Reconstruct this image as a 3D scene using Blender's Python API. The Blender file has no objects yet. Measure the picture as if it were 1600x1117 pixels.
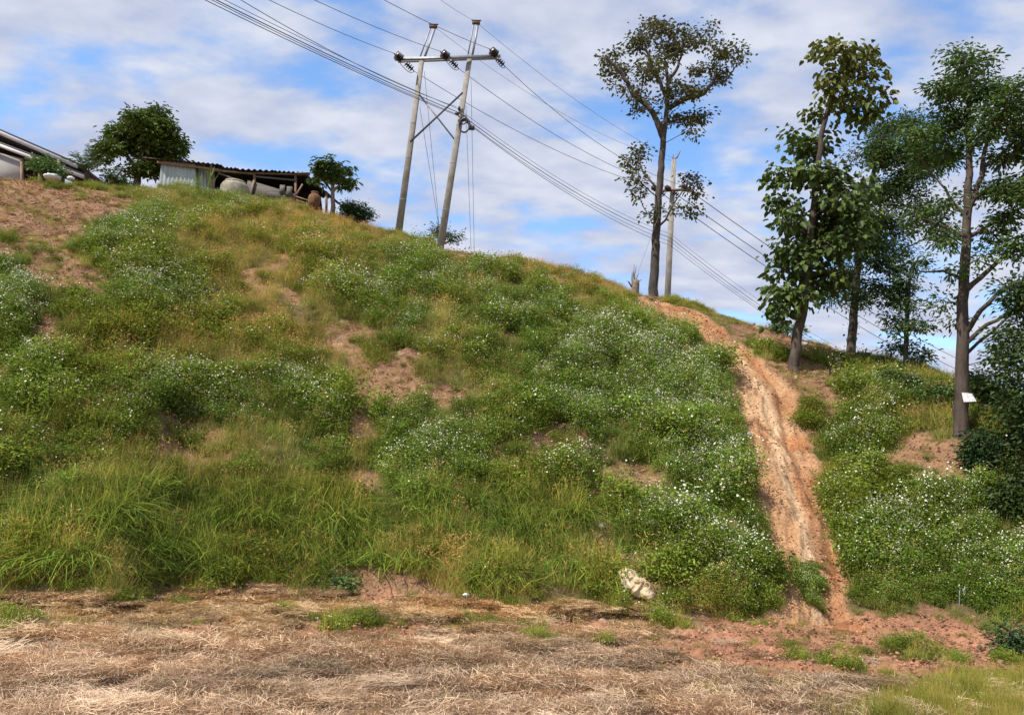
import bpy, math, random
import numpy as np
from math import radians, sin, cos, pi, tan, atan2
from mathutils import Matrix, Vector

random.seed(7)
rng = np.random.default_rng(7)
sc = bpy.context.scene

# ------------------------------------------------------------------ camera
CAMZ, PITCH, ROLL, F = 2.4, radians(9), radians(3), 1256.0
Fw = np.array([0, cos(PITCH), sin(PITCH)]); R0 = np.array([1., 0, 0]); U0 = np.array([0, -sin(PITCH), cos(PITCH)])
Rt = R0*cos(ROLL) + U0*sin(ROLL); Up = U0*cos(ROLL) - R0*sin(ROLL)
cam_d = bpy.data.cameras.new('camera'); cam = bpy.data.objects.new('camera', cam_d)
sc.collection.objects.link(cam)
M = Matrix(((Rt[0], Up[0], -Fw[0], 0), (Rt[1], Up[1], -Fw[1], 0), (Rt[2], Up[2], -Fw[2], CAMZ), (0, 0, 0, 1)))
cam.matrix_world = M
cam_d.sensor_width = 36; cam_d.lens = 36*F/1600; cam_d.clip_end = 3000; cam_d.clip_start = 0.1
sc.camera = cam

# ------------------------------------------------------------------ light
SUN_AZ, SUN_EL = radians(-128), radians(54)     # azimuth clockwise from +Y
sund = Vector((sin(SUN_AZ)*cos(SUN_EL), cos(SUN_AZ)*cos(SUN_EL), sin(SUN_EL)))
ld = bpy.data.lights.new('sun', 'SUN'); ld.energy = 4.4; ld.angle = radians(0.6); ld.color = (1, .95, .87)
lo = bpy.data.objects.new('sun', ld); sc.collection.objects.link(lo)
lo.rotation_euler = (-sund).to_track_quat('-Z', 'Y').to_euler(); lo.location = (0, 0, 60)
sc.view_settings.view_transform = 'Standard'; sc.view_settings.look = 'None'
sc.view_settings.exposure = 0.5; sc.view_settings.gamma = 1

world = bpy.data.worlds.new('World'); sc.world = world; world.use_nodes = True
nt = world.node_tree; nt.nodes.clear()
def N(nt, t, **k):
    n = nt.nodes.new(t)
    for a, b in k.items(): setattr(n, a, b)
    return n
def LK(nt, a, b): nt.links.new(a, b)
out = N(nt, 'ShaderNodeOutputWorld'); bg = N(nt, 'ShaderNodeBackground')
sky = N(nt, 'ShaderNodeTexSky', sky_type='NISHITA', sun_disc=False)
sky.sun_elevation = SUN_EL; sky.sun_rotation = SUN_AZ; sky.air_density = 1.2; sky.dust_density = 0.3; sky.ozone_density = 3.0
tc = N(nt, 'ShaderNodeTexCoord'); sep = N(nt, 'ShaderNodeSeparateXYZ'); LK(nt, tc.outputs['Generated'], sep.inputs[0])
zz = N(nt, 'ShaderNodeMath', operation='MAXIMUM'); LK(nt, sep.outputs[2], zz.inputs[0]); zz.inputs[1].default_value = 0.0
za = N(nt, 'ShaderNodeMath', operation='ADD'); LK(nt, zz.outputs[0], za.inputs[0]); za.inputs[1].default_value = 0.22
dv = N(nt, 'ShaderNodeVectorMath', operation='SCALE'); iv = N(nt, 'ShaderNodeMath', operation='DIVIDE'); iv.inputs[0].default_value = 1
LK(nt, za.outputs[0], iv.inputs[1]); LK(nt, tc.outputs['Generated'], dv.inputs[0]); LK(nt, iv.outputs[0], dv.inputs['Scale'])
mp = N(nt, 'ShaderNodeMapping'); mp.inputs['Rotation'].default_value = (0, 0, radians(35)); mp.inputs['Scale'].default_value = (1.0, 1.5, 0.35)
mp.inputs['Location'].default_value = (1.7, 0.6, 0)
LK(nt, dv.outputs[0], mp.inputs[0])
n1 = N(nt, 'ShaderNodeTexNoise'); n1.inputs['Scale'].default_value = 3.3; n1.inputs['Detail'].default_value = 7; n1.inputs['Roughness'].default_value = .5; n1.inputs['Distortion'].default_value = .25
LK(nt, mp.outputs[0], n1.inputs['Vector'])
n2 = N(nt, 'ShaderNodeTexNoise'); n2.inputs['Scale'].default_value = 7.0; n2.inputs['Detail'].default_value = 5; n2.inputs['Roughness'].default_value = .5
LK(nt, mp.outputs[0], n2.inputs['Vector'])
mx = N(nt, 'ShaderNodeMix'); mx.inputs['Factor'].default_value = .3; LK(nt, n1.outputs[0], mx.inputs['A']); LK(nt, n2.outputs[0], mx.inputs['B'])
rp = N(nt, 'ShaderNodeValToRGB'); rp.color_ramp.elements[0].position = .355; rp.color_ramp.elements[1].position = .53
rp.color_ramp.elements[0].color = (0, 0, 0, 1); rp.color_ramp.elements[1].color = (1, 1, 1, 1); rp.color_ramp.interpolation = 'EASE'
LK(nt, mx.outputs['Result'], rp.inputs[0])
# cloud colour: grey lavender to white
rc = N(nt, 'ShaderNodeValToRGB'); rc.color_ramp.elements[0].position = .3; rc.color_ramp.elements[1].position = .7
SKY_K = 0.13
rc.color_ramp.elements[0].color = (.33/SKY_K, .375/SKY_K, .52/SKY_K, 1); rc.color_ramp.elements[1].color = (.52/SKY_K, .55/SKY_K, .63/SKY_K, 1)
LK(nt, n2.outputs[0], rc.inputs[0])
gn = N(nt, 'ShaderNodeMix', data_type='RGBA', blend_type='MULTIPLY'); gn.inputs['Factor'].default_value = 1; LK(nt, sky.outputs[0], gn.inputs['A']); gn.inputs['B'].default_value = (1.0, 1.17, 1.34, 1)
mc = N(nt, 'ShaderNodeMix', data_type='RGBA'); LK(nt, rp.outputs[0], mc.inputs['Factor']); LK(nt, gn.outputs['Result'], mc.inputs['A']); LK(nt, rc.outputs[0], mc.inputs['B'])
LK(nt, mc.outputs['Result'], bg.inputs[0]); bg.inputs[1].default_value = SKY_K; LK(nt, bg.outputs[0], out.inputs[0])

# ------------------------------------------------------------------ noise
_perm = np.random.default_rng(3).permutation(4096)
_val = np.random.default_rng(4).random(4096)
def vnoise(x, y, s=0):
    x = np.asarray(x, float); y = np.asarray(y, float)
    xi = np.floor(x).astype(np.int64); yi = np.floor(y).astype(np.int64); fx = x-xi; fy = y-yi
    fx = fx*fx*fx*(fx*(fx*6-15)+10); fy = fy*fy*fy*(fy*(fy*6-15)+10)
    def h(a, b): return _val[_perm[(_perm[(a+s*57) & 4095]+b) & 4095]]
    return (h(xi, yi)*(1-fx)+h(xi+1, yi)*fx)*(1-fy) + (h(xi, yi+1)*(1-fx)+h(xi+1, yi+1)*fx)*fy
def fbm(x, y, f=1., o=4, s=0, rough=.5):
    a = 1.; t = 0; n = 0
    c, d = cos(.6), sin(.6)
    for i in range(o):
        t = t + a*(vnoise(x*f+i*17.3, y*f-i*9.1, s+i)-.5); n += a; a *= rough; f *= 2.03
        x, y = c*x-d*y, d*x+c*y
    return t/n*2
def sst(a, b, x):
    t = np.clip((x-a)/(b-a), 0, 1); return t*t*(3-2*t)

# ------------------------------------------------------------------ pixel rays
def ray(px, py): return Fw + (px-800)/F*Rt + (558.5-py)/F*Up
def P(px, py, dist):
    d = ray(px, py); k = dist/math.hypot(d[0], d[1]); return np.array([0, 0, CAMZ]) + d*k
def project(x, y, z):
    v0, v1, v2 = x, y, z-CAMZ
    dz = v0*Fw[0]+v1*Fw[1]+v2*Fw[2]; dz = np.where(dz > .1, dz, .1)
    return 800+F*(v0*Rt[0]+v1*Rt[1]+v2*Rt[2])/dz, 558.5-F*(v0*Up[0]+v1*Up[1]+v2*Up[2])/dz
crest_px = [(-900,262,36),(-400,272,36),(0,281,35),(130,292,35),(300,303,36),(450,324,35),(560,358,34),(640,378,33),(690,391,32.5),(850,419,33),(990,461,34),(1060,475,34),
            (1200,517,33),(1330,556,33),(1420,582,31),(1500,606,29),(1560,640,28),(1620,675,27),(1700,720,26),(1800,775,26),(2000,815,26),(2600,880,26)]
toe_px = [(-900,962),(-400,966),(0,966),(170,968),(260,945),(400,948),(550,948),(700,962),(960,972),(1100,974),(1250,972),(1300,968),(1400,976),(1600,998),(1900,1020),(2600,1060)]
_c = []
for x, y, r in crest_px:
    d = ray(x, y); _c.append((atan2(d[0], d[1]), d[2]/math.hypot(d[0], d[1]), r))
_t = []
for x, y in toe_px:
    d = ray(x, y); k = math.hypot(d[0], d[1]); _t.append((atan2(d[0], d[1]), CAMZ*k/-d[2] if d[2] < 0 else 20))
_c = np.array(_c); _t = np.array(_t)
def base_h(x, y):
    th = np.arctan2(x, y); r = np.hypot(x, y)
    te = np.interp(th, _c[:, 0], _c[:, 1]); r1 = np.interp(th, _c[:, 0], _c[:, 2]); r0 = np.interp(th, _t[:, 0], _t[:, 1])
    r0 = np.minimum(r0, r1-6)
    w = 1-sst(radians(55), radians(100), np.abs(th))
    H = np.maximum(CAMZ+r1*te, 0.2)*w; s1 = np.maximum(te, 0)*w
    L = r1-r0; t = np.clip((r-r0)/L, 0, 1); av = H/L
    s0 = av*.95
    h = (t**3-2*t**2+t)*L*s0 + (-2*t**3+3*t**2)*H + (t**3-t**2)*L*s1
    d = np.maximum(r-r1, 0)
    h = h + s1*3.0*(1-np.exp(-d/3.0)) - d*0.0
    hfar = H*(1-sst(70, 160, r))
    return np.where(d > 30, np.minimum(h, hfar+0*h), h)
def G0(px, py, off=0, hf=None):
    hf = hf or base_h
    d = ray(px, py); k = math.hypot(d[0], d[1]); r = np.linspace(5, 60, 5500)
    x, y, z = d[0]/k*r, d[1]/k*r, CAMZ+d[2]/k*r
    hh = hf(x, y); i = np.nonzero(hh >= z)[0]
    if len(i) == 0:
        i = int(np.argmin(z-hh))
    else: i = i[0]
    return np.array([x[i], y[i], hh[i]+off])
# track centre line (pixel y, left px, right px)
trk = [(474,1006,1046),(484,1020,1076),(500,1044,1108),(522,1072,1146),(545,1100,1180),(570,1128,1200),(600,1140,1232),(650,1155,1250),(700,1166,1268),(750,1176,1285),(800,1188,1298),(850,1198,1305),(900,1212,1312),(950,1235,1325),(985,1240,1345)]
TC = []; TW = []
for y, a, b in trk:
    l = G0(a, y); r_ = G0(b, y); TC.append((l+r_)/2); TW.append(np.linalg.norm((l-r_)[:2])/2)
TC = np.array(TC); TW = np.array(TW)
def track(x, y):
    """signed lateral coordinate (-1..1 inside), distance along"""
    best = np.full(np.shape(x), 1e9); u = np.zeros(np.shape(x)); s = np.zeros(np.shape(x)); acc = 0
    for i in range(len(TC)-1):
        a, b = TC[i, :2], TC[i+1, :2]; ab = b-a; L = np.hypot(*ab)
        t = np.clip(((x-a[0])*ab[0]+(y-a[1])*ab[1])/L**2, 0, 1)
        dx, dy = x-a[0]-t*ab[0], y-a[1]-t*ab[1]; d = np.hypot(dx, dy)
        sg = np.sign(ab[0]*dy-ab[1]*dx); w = TW[i]*(1-t)+TW[i+1]*t
        m = d < best; best = np.where(m, d, best); u = np.where(m, sg*d/w, u); s = np.where(m, acc+t*L, s); acc += L
    return u, s
def height(x, y, fine=True):
    h = base_h(x, y); r = np.hypot(x, y)
    hm = sst(.3, 3, h)
    h = h + fbm(x, y, .35, 3, 11)*.5*hm*(1-.85*sst(24, 33, r)) + fbm(x, y, 1.3, 3, 12)*.15*(.5+.5*hm)*(1-.5*sst(26, 33, r))
    u, s = track(x, y); au = np.abs(u); ins = 1-sst(.75, 1.15, au)
    wob = fbm(s, s*0, .5, 2, 31)*.25
    rut = -.14*np.exp(-((u+wob+.55)/.16)**2) - .16*np.exp(-((u+wob-.62)/.15)**2) - .07*np.exp(-((u-wob-.05)/.1)**2)
    h = h + ins*(-.10+rut*hm + fbm(x*1.0, y*.45, 3.0, 3, 33)*.10 + fbm(u*3.2+fbm(s, u, .8, 2, 35)*1.2, s*.55, 1.5, 4, 34, .6)*.10)
    if fine:
        h = h + fbm(x, y, 5, 4, 13, .6)*.035*(1+.4*(1-hm))
        # eroded, cloddy field
        h = h + (1-hm)*(np.maximum(fbm(x, y, 2.3, 3, 14), .05)-.05)*.17
    return h
def G(px, py, off=0): return G0(px, py, off, lambda x, y: height(x, y, False))
def ground(p): return float(height(np.array([p[0]]), np.array([p[1]]))[0])

# ------------------------------------------------------------------ masks painted in picture coordinates, projected on the slope
GX, GY = np.meshgrid(np.arange(0, 1600, 5.)+2.5, np.arange(200, 1120, 5.)+2.5)
def blobs(lst):
    m = np.zeros_like(GX)
    for b in lst:
        cx, cy, rx, ry = b[:4]; k = b[4] if len(b) > 4 else 1
        d = ((GX-cx)/rx)**2+((GY-cy)/ry)**2
        m = np.maximum(m, k*np.exp(-d*.8))
    return m
bare_m = blobs([(60,335,130,40),(0,300,70,40),(100,425,60,28),(55,398,65,22),(150,322,60,14),(5,592,26,22),(110,705,25,22,.8),(75,520,25,50,.7),(200,560,20,10,.5),
  (600,605,66,40),(560,665,30,50,.8),(640,565,25,22),(700,617,48,14),(545,510,28,12,.8),(585,520,20,12,.6),(860,442,25,11),(715,392,40,13),(755,404,45,9),(870,680,36,15,1.2),(850,722,38,18,1.2),(1000,747,40,20,1.2),
  (780,710,14,26),(925,793,20,22),(938,825,13,22),(825,757,20,12),(1000,872,28,15),(1078,905,22,15),(560,752,40,12),(592,912,42,22,1.2),(925,508,35,9,.8),(1030,520,30,10,.8),(1060,545,40,9,.7),(1270,600,60,26),(1235,585,45,20),
  (1455,722,85,32,1.2),(1525,730,46,34,1.2),(1420,792,40,16,1),(1370,800,30,12,1),(1345,735,20,12,.7),(1300,650,20,25,.7),(1390,830,25,12,.6),(1460,835,30,12,.7),(1330,555,40,12,.5),(1560,760,25,20,.7),(1230,540,40,16,.7),(1190,520,50,14,.6),
  (460,470,20,9,.6),(250,700,18,20,.6),(390,620,20,10,.6),(330,690,20,12,.6),(40,660,25,16,.6),(480,600,20,14,.7),(500,690,20,14,.6),(1290,545,50,12,.5),(1010,470,25,10,.8),(870,470,30,8,.6),(1110,548,18,10,.6),(640,430,15,6,.5)])
flow_m = blobs([(950,575,150,55),(1060,640,90,60),(1100,740,70,90),(680,700,80,70,.9),(720,560,60,50,.6),(1150,880,70,55),(1080,820,90,60),(300,640,110,35),(250,470,100,28),(25,480,50,70),(190,375,70,40,.8),
  (1390,630,60,20,.8),(1420,880,90,60),(1530,900,80,60),(1480,790,70,50,.8),(640,450,150,40,.7),(800,500,100,40,.7),(380,300,180,26,.75),(640,520,90,40,.5),(460,640,60,50,.6),(30,600,60,50,.6),(1340,700,50,50,.7),(560,470,70,40,.5),(470,730,60,30,.5),(60,740,80,50,.5),
  (900,650,100,50,.8),(930,730,80,40,.6),(1310,560,50,14,.4),(1270,930,30,40,.8),(700,780,60,30,.5)])
dryg_m = blobs([(400,440,150,70,.9),(562,620,18,100),(330,420,60,50,.7),(700,545,40,90,.8),(770,402,90,16),(480,345,70,28,.8),(555,355,60,18,1),(660,600,50,50,.6),(850,430,60,14,.9),(250,315,50,14,.8),(330,660,60,60,.5),(250,560,120,40,.45),(930,450,60,12,.8),
  (700,900,25,45,1),(1110,950,30,18,1.1),(20,910,50,30,.9),(420,860,40,30,.5),(870,920,60,25,.6),(640,890,40,40,.5),(480,520,80,60,.7),(500,420,100,40,.7),(1400,650,120,30,.3)])
lush_m = blobs([(340,830,260,62),(760,835,190,62),(80,840,150,60,.9),(560,840,200,50,.8),(900,860,70,60,.7),(1500,640,70,20,.6),(120,760,200,30,.5),(1410,595,60,20,.5)])
short_m = blobs([(1200,530,110,20),(1130,500,90,14),(60,340,120,50,.8),(1290,560,60,14,.6)])
red_m = blobs([(1340,1005,270,44,1.5),(1200,985,120,24,1.1),(1520,1030,80,30,1.3),(580,985,160,14,1),(1330,1000,230,38,1),(1450,1030,130,30,1),(330,985,90,14,.6),(860,975,150,14,.7),(1150,1000,100,24,.6),(160,1085,70,10,.8),(230,990,60,9,.8),(590,930,40,18,1),(700,1060,40,8,.4),(420,1008,60,8,.7),(60,1010,40,10,.5)])
green_m = blobs([(1600,1095,240,46,1.3),(1500,1115,220,30,1.2),(1400,995,30,6,.8),(1395,1000,40,9,.6),(1390,1055,30,8,.8),(1230,1078,40,10,.8),(1110,1088,30,8,.7),(825,1068,20,5,.8),(480,1090,50,7,.7),(390,1060,25,8,.6),(470,1048,40,6,.6),(170,1060,60,8,.4),(1240,1010,40,8,.5),(300,1095,40,8,.4)])
def msk(m, px, py):
    i = np.clip(((py-202.5)/5), 0, m.shape[0]-1.001); j = np.clip(((px-2.5)/5), 0, m.shape[1]-1.001)
    a = i.astype(int); b = j.astype(int); fi = i-a; fj = j-b
    return (m[a, b]*(1-fj)+m[a, b+1]*fj)*(1-fi)+(m[a+1, b]*(1-fj)+m[a+1, b+1]*fj)*fi

# ------------------------------------------------------------------ materials
def mat(name, col, rough=.8, noise=0., nscale=5., bump=0., bscale=30., spec=.3, metal=0., col2=None, stretch=None, tint=None, transl=0.):
    m = bpy.data.materials.new(name); m.use_nodes = True; t = m.node_tree; b = t.nodes['Principled BSDF']
    b.inputs['Roughness'].default_value = rough; b.inputs['Specular IOR Level'].default_value = spec; b.inputs['Metallic'].default_value = metal
    c = None
    tcn = N(t, 'ShaderNodeTexCoord'); vec = tcn.outputs['Object']
    if stretch:
        mpn = N(t, 'ShaderNodeMapping'); mpn.inputs['Scale'].default_value = stretch; LK(t, vec, mpn.inputs[0]); vec = mpn.outputs[0]
    rgb = N(t, 'ShaderNodeRGB'); rgb.outputs[0].default_value = (*col, 1); c = rgb.outputs[0]
    if noise > 0 or col2:
        nn = N(t, 'ShaderNodeTexNoise'); nn.inputs['Scale'].default_value = nscale; nn.inputs['Detail'].default_value = 6; nn.inputs['Roughness'].default_value = .65; LK(t, vec, nn.inputs['Vector'])
        mr = N(t, 'ShaderNodeMapRange'); mr.inputs[1].default_value = .35; mr.inputs[2].default_value = .65; LK(t, nn.outputs[0], mr.inputs[0])
        if col2 is None: col2 = tuple(v*(1-noise) for v in col)
        mm = N(t, 'ShaderNodeMix', data_type='RGBA'); LK(t, mr.outputs[0], mm.inputs['Factor']); LK(t, c, mm.inputs['A']); mm.inputs['B'].default_value = (*col2, 1); c = mm.outputs['Result']
    if tint:
        at = N(t, 'ShaderNodeAttribute', attribute_name='vcol'); m2 = N(t, 'ShaderNodeMix', data_type='RGBA', blend_type='MULTIPLY'); m2.inputs['Factor'].default_value = 1
        LK(t, c, m2.inputs['A']); LK(t, at.outputs['Color'], m2.inputs['B']); c = m2.outputs['Result']
    if tint == 'inst':
        ai = N(t, 'ShaderNodeAttribute', attribute_name='tcol', attribute_type='INSTANCER'); m3 = N(t, 'ShaderNodeMix', data_type='RGBA', blend_type='MULTIPLY'); m3.inputs['Factor'].default_value = 1
        LK(t, c, m3.inputs['A']); LK(t, ai.outputs['Color'], m3.inputs['B']); c = m3.outputs['Result']
    LK(t, c, b.inputs['Base Color'])
    if bump > 0:
        bn = N(t, 'ShaderNodeTexNoise'); bn.inputs['Scale'].default_value = bscale; bn.inputs['Detail'].default_value = 5; LK(t, vec, bn.inputs['Vector'])
        bp = N(t, 'ShaderNodeBump'); bp.inputs['Strength'].default_value = bump; bp.inputs['Distance'].default_value = .02; LK(t, bn.outputs[0], bp.inputs['Height']); LK(t, bp.outputs[0], b.inputs['Normal'])
    if transl > 0:
        tr = N(t, 'ShaderNodeBsdfTranslucent'); ms = N(t, 'ShaderNodeMixShader'); ms.inputs[0].default_value = transl
        LK(t, c, tr.inputs[0]); LK(t, b.outputs[0], ms.inputs[1]); LK(t, tr.outputs[0], ms.inputs[2]); LK(t, ms.outputs[0], t.nodes['Material Output'].inputs[0])
    return m
m_weed = mat('weed_leaf', (.155, .205, .034), .7, tint='inst', transl=.3, spec=.15)
m_flower = mat('white_petal', (.85, .82, .70), .7, tint=True, transl=.15)
m_grass = mat('grass_blade', (.175, .205, .052), .7, tint='inst', transl=.3, spec=.15)
m_dry = mat('dry_blade', (.42, .34, .16), .75, tint='inst', transl=.2)
m_straw = mat('straw', (.68, .55, .40), .7, tint='inst', transl=.05, spec=.3)
m_soilclod = mat('soil_clod', (.27, .145, .085), .95, noise=.4, nscale=20, tint='inst', spec=.1)
m_bark = mat('bark_grey', (.10, .085, .072), .95, noise=.5, nscale=6, bump=1, bscale=14, stretch=(1, 1, .3), spec=.1)
m_bark2 = mat('bark_brown', (.11, .085, .07), .95, noise=.5, nscale=6, bump=1, bscale=14, stretch=(1, 1, .3), spec=.1)
m_deadwood = mat('dead_wood', (.26, .20, .15), .9, noise=.5, nscale=8, bump=.6, spec=.1)
m_conc = mat('pole_concrete', (.33, .30, .26), .9, noise=.4, nscale=2.5, bump=.2, spec=.2)
m_galv = mat('galvanised_steel', (.26, .265, .29), .5, noise=.3, nscale=8, metal=.35, spec=.4)
m_rust = mat('rusty_bracket', (.15, .085, .07), .8, noise=.3, nscale=10)
m_dsteel = mat('dark_steel', (.06, .065, .09), .6)
m_porc = mat('brown_porcelain', (.035, .014, .012), .25, spec=.5)
m_cable = mat('cable_black', (.055, .055, .065), .6)
m_alum = mat('aluminium_wire', (.16, .17, .19), .5, metal=.3)
m_zinc = mat('zinc_sheet', (.36, .40, .38), .55, col2=(.25, .28, .27), nscale=1.5, metal=.25, spec=.5, stretch=(1, 1, .25))
m_roofrust = mat('rusted_roof_sheet', (.13, .085, .075), .85, noise=.5, nscale=3)
m_tar = mat('dark_roof_sheet', (.035, .028, .028), .9, noise=.4, nscale=3)
m_plank = mat('weathered_plank', (.17, .15, .13), .9, noise=.45, nscale=4, stretch=(.3, .3, 6), spec=.1)
m_post = mat('timber_post', (.30, .20, .14), .9, noise=.4, nscale=5, spec=.1)
m_jar = mat('mossy_concrete', (.36, .32, .25), .95, col2=(.20, .18, .13), nscale=4, bump=.4, spec=.1)
m_jar2 = mat('brown_earthen', (.22, .12, .065), .9, noise=.45, nscale=5, spec=.1)
m_white = mat('white_board', (.62, .61, .62), .6, noise=.25, nscale=1.2, stretch=(1, 1, 3))
m_wall = mat('house_wall', (.42, .40, .37), .85, noise=.2, nscale=1.2)
m_houseroof = mat('house_roof', (.16, .15, .16), .7, noise=.25, nscale=2)
m_sack = mat('sack_cloth', (.56, .46, .30), .85, col2=(.40, .27, .14), nscale=4, bump=.4, bscale=60)
m_rock = mat('pale_rock', (.42, .40, .36), .9, noise=.3, nscale=10, bump=.4)
m_plastic = mat('white_plastic', (.65, .67, .70), .35, noise=.2, nscale=10, spec=.5)
m_dim = mat('painted_shade_brown', (.05, .04, .035), .9)  # near-black brown: the darkness inside the shelter is put into the colour

def soil_material():
    m = bpy.data.materials.new('soil_ground'); m.use_nodes = True; t = m.node_tree; b = t.nodes['Principled BSDF']
    b.inputs['Roughness'].default_value = .95; b.inputs['Specular IOR Level'].default_value = .1
    tcn = N(t, 'ShaderNodeTexCoord'); at = N(t, 'ShaderNodeAttribute', attribute_name='gcol')
    a = N(t, 'ShaderNodeTexNoise'); a.inputs['Scale'].default_value = 1.1; a.inputs['Detail'].default_value = 9; a.inputs['Roughness'].default_value = .7; LK(t, tcn.outputs['Object'], a.inputs['Vector'])
    r1 = N(t, 'ShaderNodeValToRGB'); r1.color_ramp.elements[0].position = .3; r1.color_ramp.elements[1].position = .72
    r1.color_ramp.elements[0].color = (.62, .58, .56, 1); r1.color_ramp.elements[1].color = (1.35, 1.32, 1.28, 1); LK(t, a.outputs[0], r1.inputs[0])
    f = N(t, 'ShaderNodeTexNoise'); f.inputs['Scale'].default_value = 16; f.inputs['Detail'].default_value = 6; f.inputs['Roughness'].default_value = .7; LK(t, tcn.outputs['Object'], f.inputs['Vector'])
    r2 = N(t, 'ShaderNodeValToRGB'); r2.color_ramp.elements[0].position = .33; r2.color_ramp.elements[1].position = .68
    r2.color_ramp.elements[0].color = (.6, .58, .56, 1); r2.color_ramp.elements[1].color = (1.35, 1.35, 1.35, 1); LK(t, f.outputs[0], r2.inputs[0])
    x1 = N(t, 'ShaderNodeMix', data_type='RGBA', blend_type='MULTIPLY'); x1.inputs['Factor'].default_value = 1; LK(t, at.outputs['Color'], x1.inputs['A']); LK(t, r1.outputs[0], x1.inputs['B'])
    x2 = N(t, 'ShaderNodeMix', data_type='RGBA', blend_type='MULTIPLY'); x2.inputs['Factor'].default_value = 1; LK(t, x1.outputs['Result'], x2.inputs['A']); LK(t, r2.outputs[0], x2.inputs['B'])
    LK(t, x2.outputs['Result'], b.inputs['Base Color'])
    bp = N(t, 'ShaderNodeBump'); bp.inputs['Strength'].default_value = .9; bp.inputs['Distance'].default_value = .05; LK(t, f.outputs[0], bp.inputs['Height']); LK(t, bp.outputs[0], b.inputs['Normal'])
    return m
m_soil = soil_material()

# ------------------------------------------------------------------ mesh helpers
def mesh_np(name, V, Fc, material, vcol=None, attr='vcol', smooth=False):
    """V (n,3); Fc list of (m,k) int arrays"""
    me = bpy.data.meshes.new(name); V = np.asarray(V, np.float32)
    if not isinstance(Fc, list): Fc = [Fc]
    Fc = [np.asarray(f, np.int32) for f in Fc if len(f)]
    nl = sum(f.size for f in Fc); nf = sum(len(f) for f in Fc)
    me.vertices.add(len(V)); me.vertices.foreach_set('co', V.ravel())
    me.loops.add(nl); me.loops.foreach_set('vertex_index', np.concatenate([f.ravel() for f in Fc]))
    me.polygons.add(nf); tot = np.concatenate([np.full(len(f), f.shape[1]) for f in Fc])
    me.polygons.foreach_set('loop_start', np.concatenate([[0], np.cumsum(tot)[:-1]]).astype(np.int32))
    if smooth: me.polygons.foreach_set('use_smooth', np.ones(nf, bool))
    me.update(calc_edges=True); me.materials.append(material)
    if vcol is not None:
        a = me.color_attributes.new(attr, 'FLOAT_COLOR', 'POINT'); c = np.ones((len(V), 4), np.float32); c[:, :3] = vcol; a.data.foreach_set('color', c.ravel())
    return me
def link(name, me, parent=None, loc=None):
    o = bpy.data.objects.new(name, me); sc.collection.objects.link(o)
    if parent is not None: o.parent = parent
    if loc is not None: o.location = loc
    return o
def tag(o, label=None, cat=None, group=None, kind=None):
    if label: o['label'] = label
    if cat: o['category'] = cat
    if group: o['group'] = group
    if kind: o['kind'] = kind
    return o
def thing(name, loc, label, cat, group=None):
    o = bpy.data.objects.new(name, None); sc.collection.objects.link(o); o.location = tuple(map(float, loc)); o.empty_display_size = .2
    return tag(o, label, cat, group)
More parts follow.
